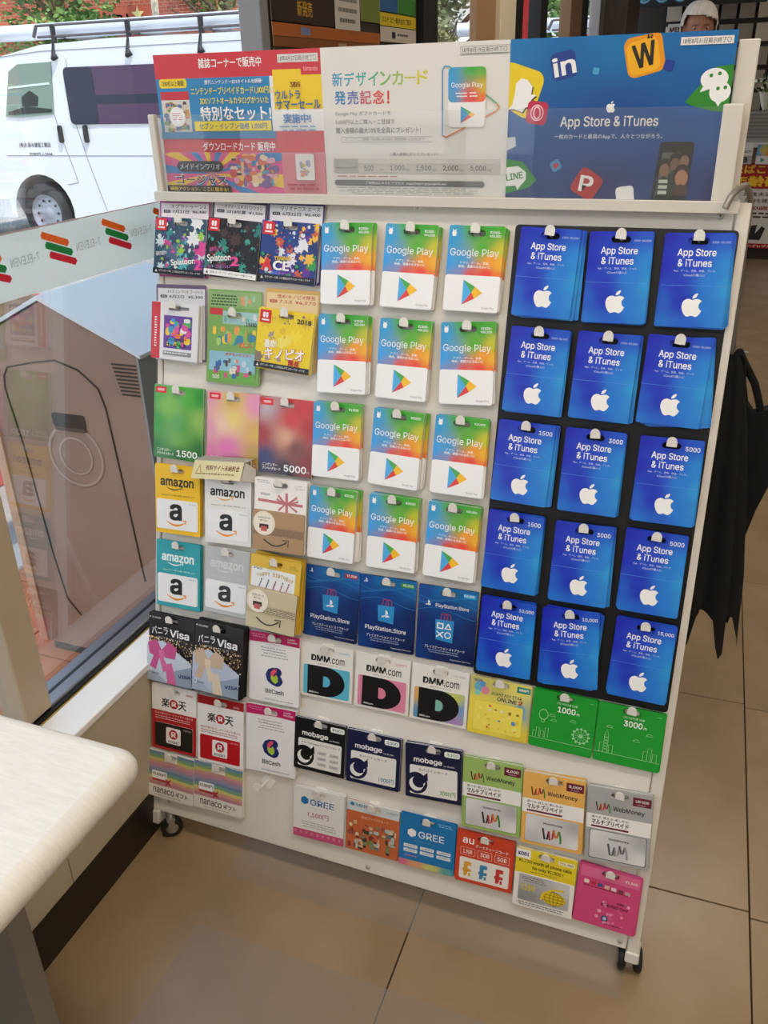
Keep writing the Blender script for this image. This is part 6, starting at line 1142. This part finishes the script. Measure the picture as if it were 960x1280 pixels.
for s_ in (1, -1):
    skin('hand', [(.20*s_,-.07,.915),(.195*s_,-.11,.885),(.18*s_,-.135,.865),(.172*s_,-.165,.83),(.19*s_,-.14,.86),(.187*s_,-.175,.825),(.202*s_,-.14,.858),(.203*s_,-.172,.822),(.213*s_,-.135,.858),(.217*s_,-.163,.828),(.172*s_,-.10,.88),(.155*s_,-.125,.858)], [(0,1),(1,2),(2,3),(1,4),(4,5),(1,6),(6,7),(1,8),(8,9),(0,10),(10,11)], [(.026,.02),(.030,.018),.009,.008,.009,.008,.009,.008,.009,.007,.011,.009], SKN, 0, 1)
# head: egg with brow, nose, sockets, chin
def head_pt(th, ph):
    x = math.sin(th)*math.sin(ph); y = -math.sin(th)*math.cos(ph); z = math.cos(th)     # face looks to -y
    f = max(0, -y); rx, ry, rz = .076, .094, .118; 
    if z < 0: rx *= 1-.30*(-z); ry *= 1-.12*(-z)
    X, Y, Z_ = x*rx, y*ry, z*rz
    g = lambda cx, cz, sx, sz: math.exp(-((X-cx)/sx)**2-((Z_-cz)/sz)**2)*(1 if y < 0 else 0)
    Y -= .024*g(0, -.030, .013, .016) + .014*g(0, -.008, .009, .026) + .005*g(0, .028, .05, .012) + .009*g(0, -.098, .025, .015) + .006*g(0, -.066, .022, .008)
    Y += .010*g(.031, .006, .016, .011) + .010*g(-.031, .006, .016, .011)
    return (X, Y, Z_)
hd = empty('head', (0, -.015, 1.615)); hd.parent = pp; hd.rotation_euler = (math.radians(8), 0, 0)
c = MB(); NT, NP = 40, 56; vs = [head_pt(math.pi*i/NT, 2*math.pi*k/NP) for i in range(NT+1) for k in range(NP)]
c.add(vs, [(i*NP+k, (i+1)*NP+k, (i+1)*NP+(k+1) % NP, i*NP+(k+1) % NP) for i in range(NT) for k in range(NP)], SKN, True); c.obj('face', hd)
c = MB(); vs = []; idx = {}
for i in range(NT+1):
    for k in range(NP):
        th, ph = math.pi*i/NT, 2*math.pi*k/NP; X, Y, Z_ = head_pt(th, ph); y = -math.sin(th)*math.cos(ph)
        s_ = 1.15+.012*math.sin(ph*17+th*6); sx__ = math.sin(th)*math.sin(ph); X = math.copysign(abs(sx__)**.72, sx__)*.078; idx[i, k] = len(vs); vs.append((X*s_*1.08, -math.copysign(abs(math.sin(th)*math.cos(ph))**.85, math.cos(ph))*.098*1.10, math.cos(th)*.128 if math.cos(th) > 0 else math.cos(th)*.118))
F = []
for i in range(NT):
    for k in range(NP):
        th, ph = math.pi*(i+.5)/NT, 2*math.pi*(k+.5)/NP; fx = math.sin(th)*math.sin(ph); fy = -math.sin(th)*math.cos(ph); fz = math.cos(th)
        line = .52 - .25*max(0, fx) if fy < -.35 else (.05 if fy < 0 else -.55)
        if fz > line: F.append((idx[i, k], idx[i+1, k], idx[i+1, (k+1) % NP], idx[i, (k+1) % NP]))
c.add(vs, F, noisy('#d8d2c8', '#efeae2', 60, .6, 0, 'white_hair', 4, .3, .3, .7, (1, 1, .1)), True); o = c.obj('hair', hd); sm_ = o.modifiers.new('thick', 'SOLIDIFY'); sm_.thickness = .006
for s_ in (1, -1):
    c = MB(); T = Matrix.Translation((.031*s_, -.0705, .003)); c.lathe([(.0105*math.sin(math.radians(a)), .0105*math.cos(math.radians(a))) for a in range(0, 181, 20)], mat('#a89a8e', .4), 16, T); c.lathe([(0, .0002), (.0045, 0)], mat('#1c120e', .2), 12, Matrix.Translation((.031*s_, -.0815, .001)) @ Matrix.Rotation(math.pi/2, 4, 'X')); c.obj('eye', hd)
    c = MB(); c.tube([(.014*s_, -.094, .022), (.030*s_, -.092, .026), (.046*s_, -.082, .021)], [.002, .003, .0015], mat('#8a8078', .8), 6); c.obj('eyebrow', hd)
    c = MB(); c.lathe([(0, .004), (.008, .006), (.014, .003), (.017, -.003), (.012, -.008)], SKN, 16, Matrix.Translation((.076*s_, .008, -.004)) @ Matrix.Rotation(math.radians(90*s_), 4, 'Y') @ Matrix.Scale(1.7, 4, (1, 0, 0))); c.obj('ear', hd)
c = MB(); c.tube([(-.022, -.080, -.066), (0, -.0875, -.064), (.022, -.080, -.066)], [.001, .004, .001], mat('#8a4a44', .5), 8); c.obj('mouth', hd)
